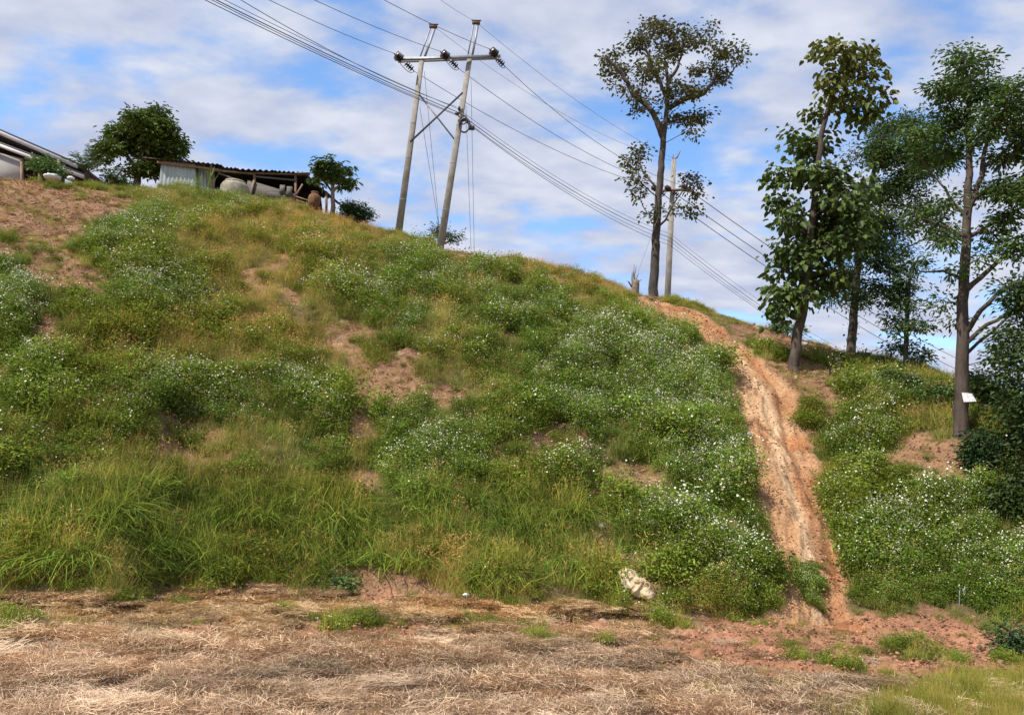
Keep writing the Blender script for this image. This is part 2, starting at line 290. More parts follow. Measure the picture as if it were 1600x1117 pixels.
class MB:
    def __init__(s): s.V = []; s.F = {}; s.n = 0; s.C = []
    def add(s, V, F, col=(1, 1, 1)):
        V = np.asarray(V, float); s.V.append(V)
        for f in F: s.F.setdefault(len(f), []).append([i+s.n for i in f])
        s.n += len(V); s.C.append(np.tile(col, (len(V), 1)) if np.ndim(col) == 1 else col)
    def box(s, c, size, rot=None, col=(1, 1, 1), taper=1., bev=.0):
        hx, hy, hz = [v/2 for v in size]
        V = np.array([[x*hx*(taper if z > 0 else 1), y*hy*(taper if z > 0 else 1), z*hz] for z in (-1, 1) for x, y in ((-1, -1), (1, -1), (1, 1), (-1, 1))])
        if rot is not None: V = V @ np.asarray(rot).T
        s.add(V+np.asarray(c), [(3, 2, 1, 0), (4, 5, 6, 7), (0, 1, 5, 4), (1, 2, 6, 5), (2, 3, 7, 6), (3, 0, 4, 7)], col)
    def beam(s, a, b, w, h, up=(0, 0, 1)):
        a = np.asarray(a, float); b = np.asarray(b, float); d = b-a; L = np.linalg.norm(d); d = d/L
        u = np.asarray(up, float); x = np.cross(u, d)
        if np.linalg.norm(x) < 1e-3: x = np.cross((0, 1, 0), d)
        x /= np.linalg.norm(x); y = np.cross(d, x); s.box((a+b)/2, (w, h, L), np.stack([x, y, d], 1))
    def tube(s, pts, rad, n=8, cap=True, jit=0):
        pts = np.asarray(pts, float); m = len(pts); rad = np.broadcast_to(rad, (m,)) if np.ndim(rad) < 1 or len(rad) != m else np.asarray(rad)
        T = np.gradient(pts, axis=0); T /= np.linalg.norm(T, axis=1)[:, None]+1e-9
        u = np.array([0, 0, 1.]) if abs(T[0, 2]) < .9 else np.array([0, 1., 0]); V = []
        for i in range(m):
            x = np.cross(u, T[i]); x /= np.linalg.norm(x)+1e-9; y = np.cross(T[i], x); u = y if False else u
            for k in range(n):
                a = 2*pi*k/n; rr = rad[i]*(1+jit*(random.random()-.5)); V.append(pts[i]+x*rr*cos(a)+y*rr*sin(a))
        Fs = [(i*n+k, i*n+(k+1) % n, (i+1)*n+(k+1) % n, (i+1)*n+k) for i in range(m-1) for k in range(n)]
        s.add(V, Fs)
        if cap:
            s.F.setdefault(n, []).append([s.n-n*m+k for k in range(n)][::-1]); s.F.setdefault(n, []).append([s.n-n+k for k in range(n)])
    def lathe(s, prof, c, n=24, axis=None, jit=0):
        V = []
        for r, z in prof:
            for k in range(n):
                a = 2*pi*k/n; rr = r*(1+jit*sin(3*a+z*7)); V.append((rr*cos(a), rr*sin(a), z))
        V = np.array(V)
        if axis is not None:
            d = np.asarray(axis, float); d /= np.linalg.norm(d); x = np.cross((0, 0, 1), d)
            if np.linalg.norm(x) < 1e-3: x = np.array([1., 0, 0])
            x /= np.linalg.norm(x); y = np.cross(d, x); V = V @ np.stack([x, y, d], 1).T
        m = len(prof); s.add(V+np.asarray(c), [(i*n+k, i*n+(k+1) % n, (i+1)*n+(k+1) % n, (i+1)*n+k) for i in range(m-1) for k in range(n)])
    def build(s, name, material, parent=None, smooth=False, origin=None):
        V = np.concatenate(s.V)
        if parent is not None and origin is None:
            o = parent; org = np.array(o.location)
            while o.parent: o = o.parent; org = org+np.array(o.location)
        elif origin is not None: org = np.asarray(origin, float)
        else: org = V.mean(0); org[2] = V[:, 2].min()
        me = mesh_np(name, V-org, list(s.F.values()), material, np.concatenate(s.C), smooth=smooth)
        ob = link(name, me, parent)
        if parent is None: ob.location = org
        return ob

# ------------------------------------------------------------------ terrain
thf = np.linspace(radians(-41), radians(41), 1150)
thc = np.linspace(radians(41), radians(319), 80)[1:-1]
th = np.concatenate([thf, thc]); nth = len(th)
rr = np.concatenate([np.linspace(.5, 7, 14)[:-1], np.geomspace(7, 16, 240)[:-1], np.linspace(16, 37, 420)[:-1], np.geomspace(37, 80, 50)[:-1], np.geomspace(80, 1500, 16)])
nr = len(rr)
RR, TH = np.meshgrid(rr, th, indexing='ij'); X = RR*np.sin(TH); Y = RR*np.cos(TH)
Z = height(X, Y); Z = np.where(RR > 60, base_h(X, Y), Z)
PX, PY = project(X, Y, Z)
u, s_ = track(X, Y); au = np.abs(u)
edge = fbm(X, Y, 1.6, 4, 21)
hm = sst(.0, .4, Z+edge*.25)
bare = np.clip(msk(bare_m, PX, PY)+edge*.35+.42*sst(.15, .5, fbm(X, Y, .9, 3, 81)), 0, 1)
red = np.clip(msk(red_m, PX, PY)+edge*.4, 0, 1)
grn = np.clip(msk(green_m, PX, PY), 0, 1)
c_soil = np.array([.265, .155, .092]); c_litter = np.array([.13, .105, .05]); c_track = np.array([.40, .235, .125]); c_sand = np.array([.56, .39, .24]); c_field = np.array([.46, .345, .24]); c_red = np.array([.38, .19, .115]); c_deep = np.array([.33, .155, .075])
def lerp(a, b, t): return a*(1-t[..., None])+b*t[..., None]
col = lerp(np.broadcast_to(c_litter, Z.shape+(3,)), c_soil, sst(.2, .5, bare))
fieldc = lerp(np.broadcast_to(c_field, Z.shape+(3,)), c_red, sst(.15, .55, red)); fieldc = lerp(fieldc, np.array([.15, .14, .06]), .7*sst(.3, .8, grn))
col = lerp(fieldc, col, hm)
ins = (1-sst(.85, 1.2, au+edge*.35))
st = fbm(u*1.6, s_*.22, 2.0, 4, 41)
tc_ = lerp(np.broadcast_to(c_track, Z.shape+(3,)), c_deep, np.clip(sst(.0, .5, st)+.6*np.exp(-((u-.6)/.25)**2), 0, 1))
dsand = np.exp(-((u-.12-.25*fbm(s_, s_*0, .4, 2, 43))/.16)**2)*sst(3.5, 7, s_)
upsand = np.exp(-((s_-8)/2.5)**2)*.5
tc_ = lerp(tc_, c_sand, np.clip(dsand+upsand*sst(-.1, .3, fbm(X, Y, 1.5, 3, 44)), 0, 1))
col = lerp(col, tc_, ins)
V = np.stack([X, Y, Z], -1).reshape(-1, 3); C = col.reshape(-1, 3)
ii, jj = np.meshgrid(np.arange(nr-1), np.arange(nth), indexing='ij'); j2 = (jj+1) % nth
Q = np.stack([ii*nth+jj, ii*nth+j2, (ii+1)*nth+j2, (ii+1)*nth+jj], -1)
Qm = Q.reshape(-1, 4)
fh = ((Z+edge*.15)[:-1, :] > .2).reshape(-1)
ftk = ((au[:-1, :] < 1.0) & (RR[:-1, :] < 40)).reshape(-1)
def ground_part(name, sel, label, cat, kind='structure'):
    q = Qm[sel]; used, inv = np.unique(q, return_inverse=True)
    me = mesh_np(name, V[used], inv.reshape(-1, 4), m_soil, C[used], 'gcol', smooth=True)
    o = link(name, me); o['kind'] = kind; o['label'] = label; o['category'] = cat; return o
ground_part('dirt_track', ftk, 'rutted orange dirt track climbing the hill on the right', 'track')
ground_part('hill', fh & ~ftk, 'steep weedy hillside of reddish soil', 'hill')
ground_part('field', ~fh & ~ftk, 'flat mown field of brown soil below the hill', 'field')

# ------------------------------------------------------------------ scattered ground cover (stuff)
def blades(n, h, spread, w, lean, rs, seg=3, droop=.5, base_r=.08, colv=.25, col0=(1, 1, 1), col1=None, z0=0., straight=0.):
    az = rs.random(n)*2*pi; ln = lean*(.3+rs.random(n)); L = h*(.55+.6*rs.random(n))
    bx = rs.normal(0, base_r, n); by = rs.normal(0, base_r, n)
    fa = rs.random(n)*2*pi; V = np.zeros((n, (seg+1)*2, 3))
    for k in range(seg+1):
        t = k/seg; out = spread*ln*(t**(1.3))*L; up = L*(t-droop*ln*t*t)
        cx = bx+np.cos(az)*out; cy = by+np.sin(az)*out; ww = w*(1-t**2*.85)*(.7+.6*rs.random(n))
        V[:, 2*k, 0] = cx-np.cos(fa)*ww/2; V[:, 2*k, 1] = cy-np.sin(fa)*ww/2; V[:, 2*k, 2] = z0+up
        V[:, 2*k+1, 0] = cx+np.cos(fa)*ww/2; V[:, 2*k+1, 1] = cy+np.sin(fa)*ww/2; V[:, 2*k+1, 2] = z0+up
    b = np.arange(n)[:, None]*(seg+1)*2
    Fq = np.concatenate([np.stack([b[:, 0]+2*k, b[:, 0]+2*k+1, b[:, 0]+2*k+3, b[:, 0]+2*k+2], 1) for k in range(seg)])
    c0 = np.array(col0); c1 = np.array(col1 if col1 is not None else col0); mixv = rs.random((n, 1))
    c = (c0*(1-mixv)+c1*mixv)*(1-colv/2+colv*rs.random((n, 1)))
    c = np.repeat(c[:, None, :], (seg+1)*2, 1)
    return V.reshape(-1, 3), Fq, c.reshape(-1, 3)
def leafs(pos, size, rs, aspect=.45, up=.5, droop=.25, fold=.25, dirs=None, col0=(1, 1, 1), col1=None, colv=.3, shape=6, normal=None):
    n = len(pos); pos = np.asarray(pos)
    d = rs.normal(0, 1, (n, 3)) if dirs is None else np.asarray(dirs)+rs.normal(0, .35, (n, 3))
    d[:, 2] = d[:, 2]*.5-droop; d /= np.linalg.norm(d, axis=1)[:, None]
    nn = rs.normal(0, 1, (n, 3))*(1-up); nn[:, 2] += up*1.5; sd = np.cross(d, nn); sd /= np.linalg.norm(sd, axis=1)[:, None]+1e-9; nn = np.cross(sd, d)
    L = (size*(.6+.7*rs.random(n)))[:, None]; W = L*aspect
    if shape == 4:
        V = np.stack([pos, pos+d*L*.5+sd*W/2+nn*W*fold, pos+d*L-nn*L*.1, pos+d*L*.5-sd*W/2+nn*W*fold], 1)
        b = np.arange(n)*4; Fs = [np.concatenate([np.stack([b, b+1, b+2], 1), np.stack([b, b+2, b+3], 1)])]; k = 4
    else:
        V = np.stack([pos, pos+d*L*.30+sd*W*.5+nn*W*fold, pos+d*L*.68+sd*W*.42+nn*(W*fold-L*.06), pos+d*L-nn*L*.2, pos+d*L*.68-sd*W*.42+nn*(W*fold-L*.06), pos+d*L*.30-sd*W*.5+nn*W*fold], 1)
        b = np.arange(n)*6; Fs = [np.concatenate([np.stack([b, b+1, b+2, b+3], 1), np.stack([b, b+3, b+4, b+5], 1)])]; k = 6
    c0 = np.array(col0); c1 = np.array(col1 if col1 is not None else col0); mv = rs.random((n, 1))
    c = (c0*(1-mv)+c1*mv)*(1-colv/2+colv*rs.random((n, 1)))
    return V.reshape(-1, 3), Fs[0], np.repeat(c[:, None, :], k, 1).reshape(-1, 3)
def merge(parts):
    Vs, Fs, Cs, mi = [], {}, [], []; n = 0
    for V_, F_, C_, k in parts:
        Vs.append(V_); Cs.append(C_); Fs.setdefault((np.shape(F_)[1], k), []).append(F_+n); n += len(V_)
    return np.concatenate(Vs), Fs, np.concatenate(Cs)
def proto(coll, name, parts, mats):
    Vv, Fs, Cc = merge(parts); keys = list(Fs); fl = [np.concatenate(Fs[k]) for k in keys]
    me = mesh_np(name, Vv, fl, mats[0], Cc)
    for m in mats[1:]: me.materials.append(m)
    me.polygons.foreach_set('material_index', np.concatenate([np.full(len(f), k[1]) for f, k in zip(fl, keys)]).astype(np.int32))
    o = bpy.data.objects.new(name, me); coll.objects.link(o); return o
def petals(pos, r, rs, k=5):
    n = len(pos); Vs = []; nn = rs.normal(0, .45, (n, 3)); nn[:, 2] += 1; nn[:, 1] -= .35; nn /= np.linalg.norm(nn, axis=1)[:, None]
    x = np.cross(nn, rs.normal(0, 1, (n, 3))); x /= np.linalg.norm(x, axis=1)[:, None]; y = np.cross(nn, x); rad = (r*(.7+.6*rs.random(n)))[:, None]
    for i in range(8):
        a = 2*pi*i/8; q = rad*(1 if i % 2 else .62); Vs.append(pos+x*q*cos(a)+y*q*sin(a))
    V_ = np.stack(Vs, 1).reshape(-1, 3); b = np.arange(n)[:, None]*8+np.arange(8)
    return V_, b, np.ones((n*8, 3))
def centres(pos, r, rs):
    n = len(pos); p = pos+np.array([0, -.002, .004]); Vs = [p+np.array([cos(a)*r, sin(a)*r-.0, 0.0]) for a in np.arange(4)*pi/2]
    return np.stack(Vs, 1).reshape(-1, 3), np.arange(n)[:, None]*4+np.arange(4), np.tile((.8, .5, .06), (n*4, 1))

def mound(n, R, H, rs):
    th_ = rs.random(n)*2*pi; q = np.sqrt(rs.random(n)); sh = 1+.3*np.sin(3*th_+rs.random()*6)
    x = np.cos(th_)*q*R*sh; y = np.sin(th_)*q*R*sh; zt = H*(1-q**2*.75)*(1+.25*vnoise(x*6+9, y*6+9, 2))
    z = zt*(1-.75*rs.random(n)**2.2); return np.stack([x, y, z], 1), zt
cw = bpy.data.collections.new('weed_sources')
def shoots(ns, nl, H, rs, R=.2):
    az = rs.random(ns)*2*pi; q = np.sqrt(rs.random(ns))*R; b = np.stack([np.cos(az)*q, np.sin(az)*q, 0*q], 1); hh = H*(.35+.85*rs.random(ns)); lean = (q/R*.45+rs.normal(0, .22, ns))*hh
    tip = b+np.stack([np.cos(az)*lean, np.sin(az)*lean, hh], 1); t = .12+.88*rs.random((ns, nl))**.75; sag = -.25*(t*(1-t))[..., None]*np.array([0, 0, 1])*hh[:, None, None]
    p = b[:, None]*(1-t[..., None])+tip[:, None]*t[..., None]-sag; w = (.05+.045*(1-t))[..., None]; p = p+rs.normal(0, 1, p.shape)*w*np.array([1, 1, .6])
    d = p-(b[:, None]*(1-t[..., None])+tip[:, None]*t[..., None]); return p.reshape(-1, 3), d.reshape(-1, 3)*12, b, tip
for i, (nfl, H) in enumerate([(2, .40), (16, .44), (42, .48), (90, .52), (24, .36)]):
    rs = np.random.default_rng(100+i); pos, dr_, b0, tip0 = shoots(26, 27, H, rs)
    parts = [(*leafs(pos, .058, rs, .46, .55, .15, dirs=dr_, col0=(.72, .9, .8), col1=(1.3, 1.15, 1.1), colv=.5, shape=4), 0)]
    ps, ds_, _, _ = shoots(9, 9, H*.8, rs, .26); parts.append((*leafs(ps, .05, rs, .3, .3, .4, dirs=ds_, col0=(2.0, 1.25, 1.6), col1=(1.3, .8, 1.0), shape=4), 0))
    parts.append((*blades(22, H*1.25, .6, .005, .6, rs, 2, .2, .14, col0=(1.1, 1., .8), col1=(1.9, 1.3, 1.4)), 0))
    if nfl:
        tt = tip0[rs.integers(0, 1+int(len(tip0)*.6), nfl)]; fp = tt+rs.normal(0, .06, (nfl, 3))*np.array([1, 1, .55])+np.array([0, 0, .05])
        parts += [(*petals(fp, .0148, rs), 1), (*centres(fp, .0055, rs), 1)]
    proto(cw, 'weed_%d' % i, parts, [m_weed, m_flower])
cg = bpy.data.collections.new('grass_sources')
for i in range(4):
    rs = np.random.default_rng(200+i)
    proto(cg, 'grass_%d' % i, [(*blades(85, .38+.06*i, 1.05, .015, 1.1, rs, 3, .6, .17, colv=.6, col0=(.6, .85, .6), col1=(1.4, 1.3, 1.0)), 0), (*blades(22, .62, .5, .005, .5, rs, 3, .2, .14, col0=(2.2, 1.5, 1.6), col1=(1.6, 1.3, 1.3)), 0)], [m_grass])
cd = bpy.data.collections.new('dry_sources')
for i in range(3):
    rs = np.random.default_rng(300+i)
    parts = [(*blades(60, .62, .55, .006, .6, rs, 3, .25, .14, col0=(.6, .72, .5), col1=(1.05, 1.08, .95)), 0), (*blades(40, .4, .8, .008, .9, rs, 3, .4, .14, col0=(.5, .75, .4)), 0)]
    n = 26; a = rs.random(n)*2*pi; q = rs.random(n)*.28; hp = np.stack([np.cos(a)*q, np.sin(a)*q, .5+rs.random(n)*.25], 1)
    parts.append((*leafs(hp, .09, rs, .12, .2, -.8, col0=(1, .85, .75), shape=4), 0))
    proto(cd, 'dry_%d' % i, parts, [m_dry])
cl_ = bpy.data.collections.new('lush_sources')
for i in range(4):
    rs = np.random.default_rng(400+i)
    proto(cl_, 'lush_%d' % i, [(*blades(95, .40+.08*i, 1.15, .024, 1.4, rs, 4, .7, .2, colv=.7, col0=(.4, .62, .42), col1=(1.35, 1.4, .85)), 0), (*blades(16, .8, .6, .012, .8, rs, 4, .4, .2, col0=(1.8, 1.5, 1.2)), 0)], [m_grass])
cs = bpy.data.collections.new('straw_sources')
def straws(n, R, rs, hz=.05, lmin=.12, lmax=.45, dirv=.45, w=.005):
    c = np.stack([rs.uniform(-R, R, n), rs.uniform(-R*.6, R*.6, n), rs.random(n)**2*hz+.004], 1); a = rs.normal(0, dirv, n)+(rs.random(n) < .25)*rs.normal(0, 1.2, n); L = rs.uniform(lmin, lmax, n)
    seg = 3; V_ = np.zeros((n, 8, 3)); bend = rs.normal(0, .06, n); ti = rs.normal(0, .10, n)
    for k in range(4):
        t = k/3-.5; x = c[:, 0]+np.cos(a)*t*L-np.sin(a)*bend*(t*t)*L*2; y = c[:, 1]+np.sin(a)*t*L+np.cos(a)*bend*(t*t)*L*2; z = np.maximum(c[:, 2]+ti*t*L+.02*(.25-t*t), .003)
        V_[:, 2*k] = np.stack([x+np.sin(a)*w/2, y-np.cos(a)*w/2, z+w*.3], 1); V_[:, 2*k+1] = np.stack([x-np.sin(a)*w/2, y+np.cos(a)*w/2, z], 1)
    b = np.arange(n)*8; Fq = np.concatenate([np.stack([b+2*k, b+2*k+1, b+2*k+3, b+2*k+2], 1) for k in range(3)])
    cc = (np.array([.78, .74, .70])+rs.random((n, 1))**1.3*np.array([.8, .76, .64])); return V_.reshape(-1, 3), Fq, np.repeat(cc[:, None], 8, 1).reshape(-1, 3)
for i in range(5):
    rs = np.random.default_rng(500+i); proto(cs, 'straw_%d' % i, [(*straws(400, .42, rs, [.03, .06, .12, .05, .04][i], .07, .30, .8, .0045), 0)], [m_straw])
cc_ = bpy.data.collections.new('clod_sources')
for i in range(4):
    rs = np.random.default_rng(600+i); bm_parts = []
    for k in range(9):
        lat = np.linspace(-pi/2, pi/2, 5)[1:-1]; r0 = .009+.024*rs.random()**2.5; c0 = np.array([rs.normal(0, .16), rs.normal(0, .16), r0*.4])
        Vv = [c0+np.array([0, 0, -r0*.7])]
        for la in lat:
            for q in range(6): Vv.append(c0+r0*(.75+.5*rs.random())*np.array([cos(la)*cos(q*pi/3), cos(la)*sin(q*pi/3), sin(la)*.75]))
        Vv.append(c0+np.array([0, 0, r0*.75])); Vv = np.array(Vv); m = len(lat)
        quads = [(1+a*6+q, 1+a*6+(q+1) % 6, 1+(a+1)*6+(q+1) % 6, 1+(a+1)*6+q) for a in range(m-1) for q in range(6)]
        tri = [(1+(m-1)*6+q, 1+(m-1)*6+(q+1) % 6, len(Vv)-1) for q in range(6)]
        cv = np.tile((.75+.6*rs.random())*np.ones(3), (len(Vv), 1)); bm_parts.append((Vv, np.array(quads), cv, 0)); bm_parts.append((np.zeros((0, 3)), np.array(tri)-len(Vv), np.zeros((0, 3)), 0))
    proto(cc_, 'clod_%d' % i, bm_parts, [m_soilclod])

_ngc = {}
def scatter_group(coll):
    if coll.name in _ngc: return _ngc[coll.name]
    g = bpy.data.node_groups.new('scatter_'+coll.name, 'GeometryNodeTree')
    g.interface.new_socket('Geometry', in_out='INPUT', socket_type='NodeSocketGeometry'); g.interface.new_socket('Geometry', in_out='OUTPUT', socket_type='NodeSocketGeometry')
    gi = g.nodes.new('NodeGroupInput'); go = g.nodes.new('NodeGroupOutput'); ci = g.nodes.new('GeometryNodeCollectionInfo'); ci.inputs['Collection'].default_value = coll
    ci.inputs['Separate Children'].default_value = True; ci.inputs['Reset Children'].default_value = True
    ip = g.nodes.new('GeometryNodeInstanceOnPoints'); ip.inputs['Pick Instance'].default_value = True
    def na(nm, dt): q = g.nodes.new('GeometryNodeInputNamedAttribute'); q.data_type = dt; q.inputs['Name'].default_value = nm; return q.outputs['Attribute']
    er = g.nodes.new('FunctionNodeEulerToRotation')
    g.links.new(gi.outputs[0], ip.inputs['Points']); g.links.new(ci.outputs[0], ip.inputs['Instance']); g.links.new(na('pick', 'INT'), ip.inputs['Instance Index'])
    g.links.new(na('rot', 'FLOAT_VECTOR'), er.inputs[0]); g.links.new(er.outputs[0], ip.inputs['Rotation']); g.links.new(na('scl', 'FLOAT_VECTOR'), ip.inputs['Scale']); g.links.new(ip.outputs[0], go.inputs[0])
    _ngc[coll.name] = g; return g
def scatter(name, coll, pts, rotz, tilt, scl, pick, tcol, label, cat):
    me = bpy.data.meshes.new(name); n = len(pts); me.vertices.add(n); me.vertices.foreach_set('co', np.asarray(pts, np.float32).ravel())
    rot = np.stack([tilt[:, 0], tilt[:, 1], rotz], 1)
    def at(nm, ty, v, key='vector'): a = me.attributes.new(nm, ty, 'POINT'); a.data.foreach_set(key, np.ascontiguousarray(v).ravel())
    at('rot', 'FLOAT_VECTOR', rot.astype(np.float32)); at('scl', 'FLOAT_VECTOR', scl.astype(np.float32)); at('pick', 'INT', pick.astype(np.int32), 'value')
    at('tcol', 'FLOAT_COLOR', np.concatenate([tcol, np.ones((n, 1))], 1).astype(np.float32), 'color')
    o = link(name, me); md = o.modifiers.new('scatter', 'NODES'); md.node_group = scatter_group(coll); tag(o, label, cat, kind='stuff')
    return o

def cand(n, rmin, rmax, amin, amax, rs):
    a = rs.uniform(radians(amin), radians(amax), n); r = np.sqrt(rs.uniform(rmin**2, rmax**2, n)); x = r*np.sin(a); y = r*np.cos(a); z = height(x, y)
    px, py = project(x, y, z); uu, ss = track(x, y); e = fbm(x, y, 1.6, 4, 21); return x, y, z, px, py, uu, ss, e
rs = np.random.default_rng(50)
# clumpiness on world noise
x, y, z, px, py, uu, ss, e = cand(74000, 13, 39, -37, 37, rs)
r = np.hypot(x, y); keep_area = (np.random.default_rng(1).random(len(x)) < 1.0)
onhill = (z+e*.35 > .14)
bare = np.clip(msk(bare_m, px, py)+e*.4+.42*sst(.15, .5, fbm(x, y, .9, 3, 81))*(1-np.clip(msk(lush_m, px, py)*1.5, 0, 1)), 0, 1.3); fl = msk(flow_m, px, py); dr = msk(dryg_m, px, py); lu = msk(lush_m, px, py); sh = msk(short_m, px, py)
tr = np.abs(uu)+e*.25
midrow = (np.abs(uu+e*.3) < .26) & (py > 885) & (rs.random(len(x)) < .6)
offtrack = (tr > 1.08) | midrow
clump = fbm(x, y, .8, 3, 61); clump2 = fbm(x, y, 2.2, 2, 62)
rnd = rs.random(len(x))
pb = (1-sst(.20, .50, bare))*(1-.45*sst(.0, .5, -clump))
nearsack = ((px-996)/34)**2+((py-922)/30)**2 < 1
base_ok = onhill & offtrack & ~nearsack & (rnd < np.maximum(pb, .24+.2*np.exp(-((px-60)/160)**2-((py-350)/90)**2)))
wf = .34+1.4*fl+clump*.9; wd = .42+1.8*dr-clump*.7; wl = 3.0*np.maximum(lu-.15, 0); wg = .68+clump*-.5+.5*sh
wd = wd+np.where(pb < .5, .8, 0); wg = wg+np.where(pb < .5, .6, 0)
wf *= (1-.93*np.clip(lu*1.3, 0, 1)); wl = np.where(midrow, 0, wl)
W = np.maximum(np.stack([wf, wd, wl, wg], 1), .02); W = W**1.6; W /= W.sum(1)[:, None]; cum = W.cumsum(1); kind = (rs.random(len(x))[:, None] > cum).sum(1)
kind = np.where(midrow, 0, kind)
size = .88*np.clip(.95+.4*clump+.4*clump2, .45, 1.5)*np.where((rs.random(len(x)) < .05) & (kind == 0), 1.4, 1)*np.where(kind == 2, .9, 1)*(1-.42*sst(27, 34, r))*(.45+.55*sst(.1, .6, z+e*.3))*np.where(pb < .35, .45, 1)*np.where(midrow, .5, 1)*(1-.55*np.clip(sh, 0, 1))
ridge = sst(30, 33, r)
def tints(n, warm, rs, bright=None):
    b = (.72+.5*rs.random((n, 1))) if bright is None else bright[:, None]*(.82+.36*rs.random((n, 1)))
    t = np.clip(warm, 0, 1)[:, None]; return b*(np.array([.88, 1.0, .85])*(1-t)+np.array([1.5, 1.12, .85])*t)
def do(name, coll, sel, npick, s0, label, cat, warm, bright=None, pick=None, tl=.15):
    n = int(sel.sum()); p = np.stack([x[sel], y[sel], z[sel]-.04], 1); s = (s0*size[sel]*(.75+.5*rs.random(n)))[:, None]*np.array([1, 1, 1])
    s[:, 2] *= (.8+.5*rs.random(n))
    return scatter(name, coll, p, rs.random(n)*2*pi, rs.normal(0, tl, (n, 2)), s, (pick[sel] if pick is not None else rs.integers(0, npick, n)), tints(n, warm[sel], rs, None if bright is None else bright[sel]), label, cat)
flp = np.clip((fl*1.05+clump2*.55+fbm(x, y, 1.1, 2, 66)*.5+.22*rs.normal(0, 1, len(x)))*3.2, 0, 3.4).astype(int)
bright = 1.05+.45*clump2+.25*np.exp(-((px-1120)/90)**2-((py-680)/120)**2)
warmth = .34+.5*clump+.5*dr-.6*fl+.2*ridge
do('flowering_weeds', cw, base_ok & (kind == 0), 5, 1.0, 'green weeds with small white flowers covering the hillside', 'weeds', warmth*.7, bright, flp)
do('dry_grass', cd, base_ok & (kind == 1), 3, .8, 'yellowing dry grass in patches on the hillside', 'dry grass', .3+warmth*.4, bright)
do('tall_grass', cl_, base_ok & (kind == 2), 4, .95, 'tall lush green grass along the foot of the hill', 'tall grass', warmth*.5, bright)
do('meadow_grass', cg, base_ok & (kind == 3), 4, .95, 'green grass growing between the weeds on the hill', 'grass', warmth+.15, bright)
# thin low cover on bare areas and straw at toe
rs = np.random.default_rng(51)
x, y, z, px, py, uu, ss, e = cand(52000, 6, 17.5, -37, 37, rs); r = np.hypot(x, y)
red = np.clip(msk(red_m, px, py)+e*.45, 0, 1.2); grn = msk(green_m, px, py); infield = (z+e*.15 < .24) & (r < 18)
patch = fbm(x*.6, y, .9, 4, 71)+.5*fbm(x*.8, y, 3., 3, 72)
ok = infield & (rs.random(len(x)) < np.clip(1-sst(.05, .35, red)*.99, 0, 1)) & (rs.random(len(x)) < np.clip(.6+patch*.7, .05, 1)*(1-.88*np.clip(grn*1.2, 0, 1))) & (py < 1400) & ~((np.abs(px-262) < 34) & (np.abs(py-972) < 16) & (rs.random(len(x)) < .75))
n = int(ok.sum()); size = np.ones(len(x))
yel = np.exp(-((py-960)/40)**2)
br = np.clip(.88+.3*patch, .55, 1.05)[ok][:, None]*(.82+.3*rs.random((n, 1)))*np.where(red[ok] > .15, .72, 1)[:, None]; tcv = br*(np.array([.92, .86, .84])*(1-yel[ok][:, None]*.6)+np.array([1.15, 1.04, .76])*yel[ok][:, None]*.6)
sc_ = (.55+.5*rs.random(n))[:, None]*np.array([1, 1, 1]); sc_[:, 2] *= .6+.9*rs.random(n)
scatter('straw', cs, np.stack([x[ok], y[ok], z[ok]+.0], 1), rs.normal(0, .45, n)+(rs.random(n) < .15)*rs.normal(0, 1.5, n), rs.normal(0, .07, (n, 2)), sc_, rs.integers(0, 5, n), tcv, 'cut straw lying over the flat field', 'straw')
ok = infield & (rs.random(len(x)) < .02+.55*sst(.5, 1, grn)+.04*sst(.1, .4, patch)*0) ; size = .2+.22*rs.random(len(x))+.2*np.clip(grn, 0, 1)
do('short_grass', cg, ok, 4, .8, 'short green grass tufts in the mown field', 'short grass', .4+0*x, 1.0+.25*patch)
# dead stems and litter caught on bare parts of the slope
rs = np.random.default_rng(54)
x, y, z, px, py, uu, ss, e = cand(26000, 15, 36, -37, 37, rs); bare = msk(bare_m, px, py)+e*.3
ok = (z > .2) & (np.abs(uu) > 1.15) & (rs.random(len(x)) < .10+.22*sst(.15, .5, bare)); n = int(ok.sum())
scatter('dead_stems', cs, np.stack([x[ok], y[ok], z[ok]+.0], 1), rs.random(n)*6.28, rs.normal(0, .3, (n, 2))+np.array([.45, 0]), (.16+.26*rs.random((n, 1)))*np.array([1, 1, 1.]), rs.integers(0, 5, n), (.45+.45*rs.random((n, 1)))*np.array([1., .93, .85]), 'dead stems and litter caught on the bare slope', 'litter')
# clods
rs = np.random.default_rng(52)
x, y, z, px, py, uu, ss, e = cand(30000, 8, 34, -36, 36, rs)
red = msk(red_m, px, py)+e*.3; bare = msk(bare_m, px, py)+e*.3; fieldm = z < .5
pr = np.where(np.abs(uu) < 1, .4, np.where(fieldm, .05+.6*sst(.3, .8, red), .6*sst(.3, .7, bare)))
ok = rs.random(len(x)) < pr; n = int(ok.sum()); size = np.ones(len(x)); p = np.stack([x[ok], y[ok], z[ok]], 1)
br = .9+.7*rs.random((n, 1)); tcv = br*np.where((np.abs(uu[ok]) < 1)[:, None], np.array([1.6, 1.4, 1.15]), np.array([1.05, 1.05, 1.05]))
scatter('soil_clods', cc_, p, rs.random(n)*6.28, rs.normal(0, .2, (n, 2)), (.5+.8*rs.random((n, 1)))*np.ones(3), rs.integers(0, 4, n), tcv, 'loose reddish clods and gravel on bare ground', 'clods')

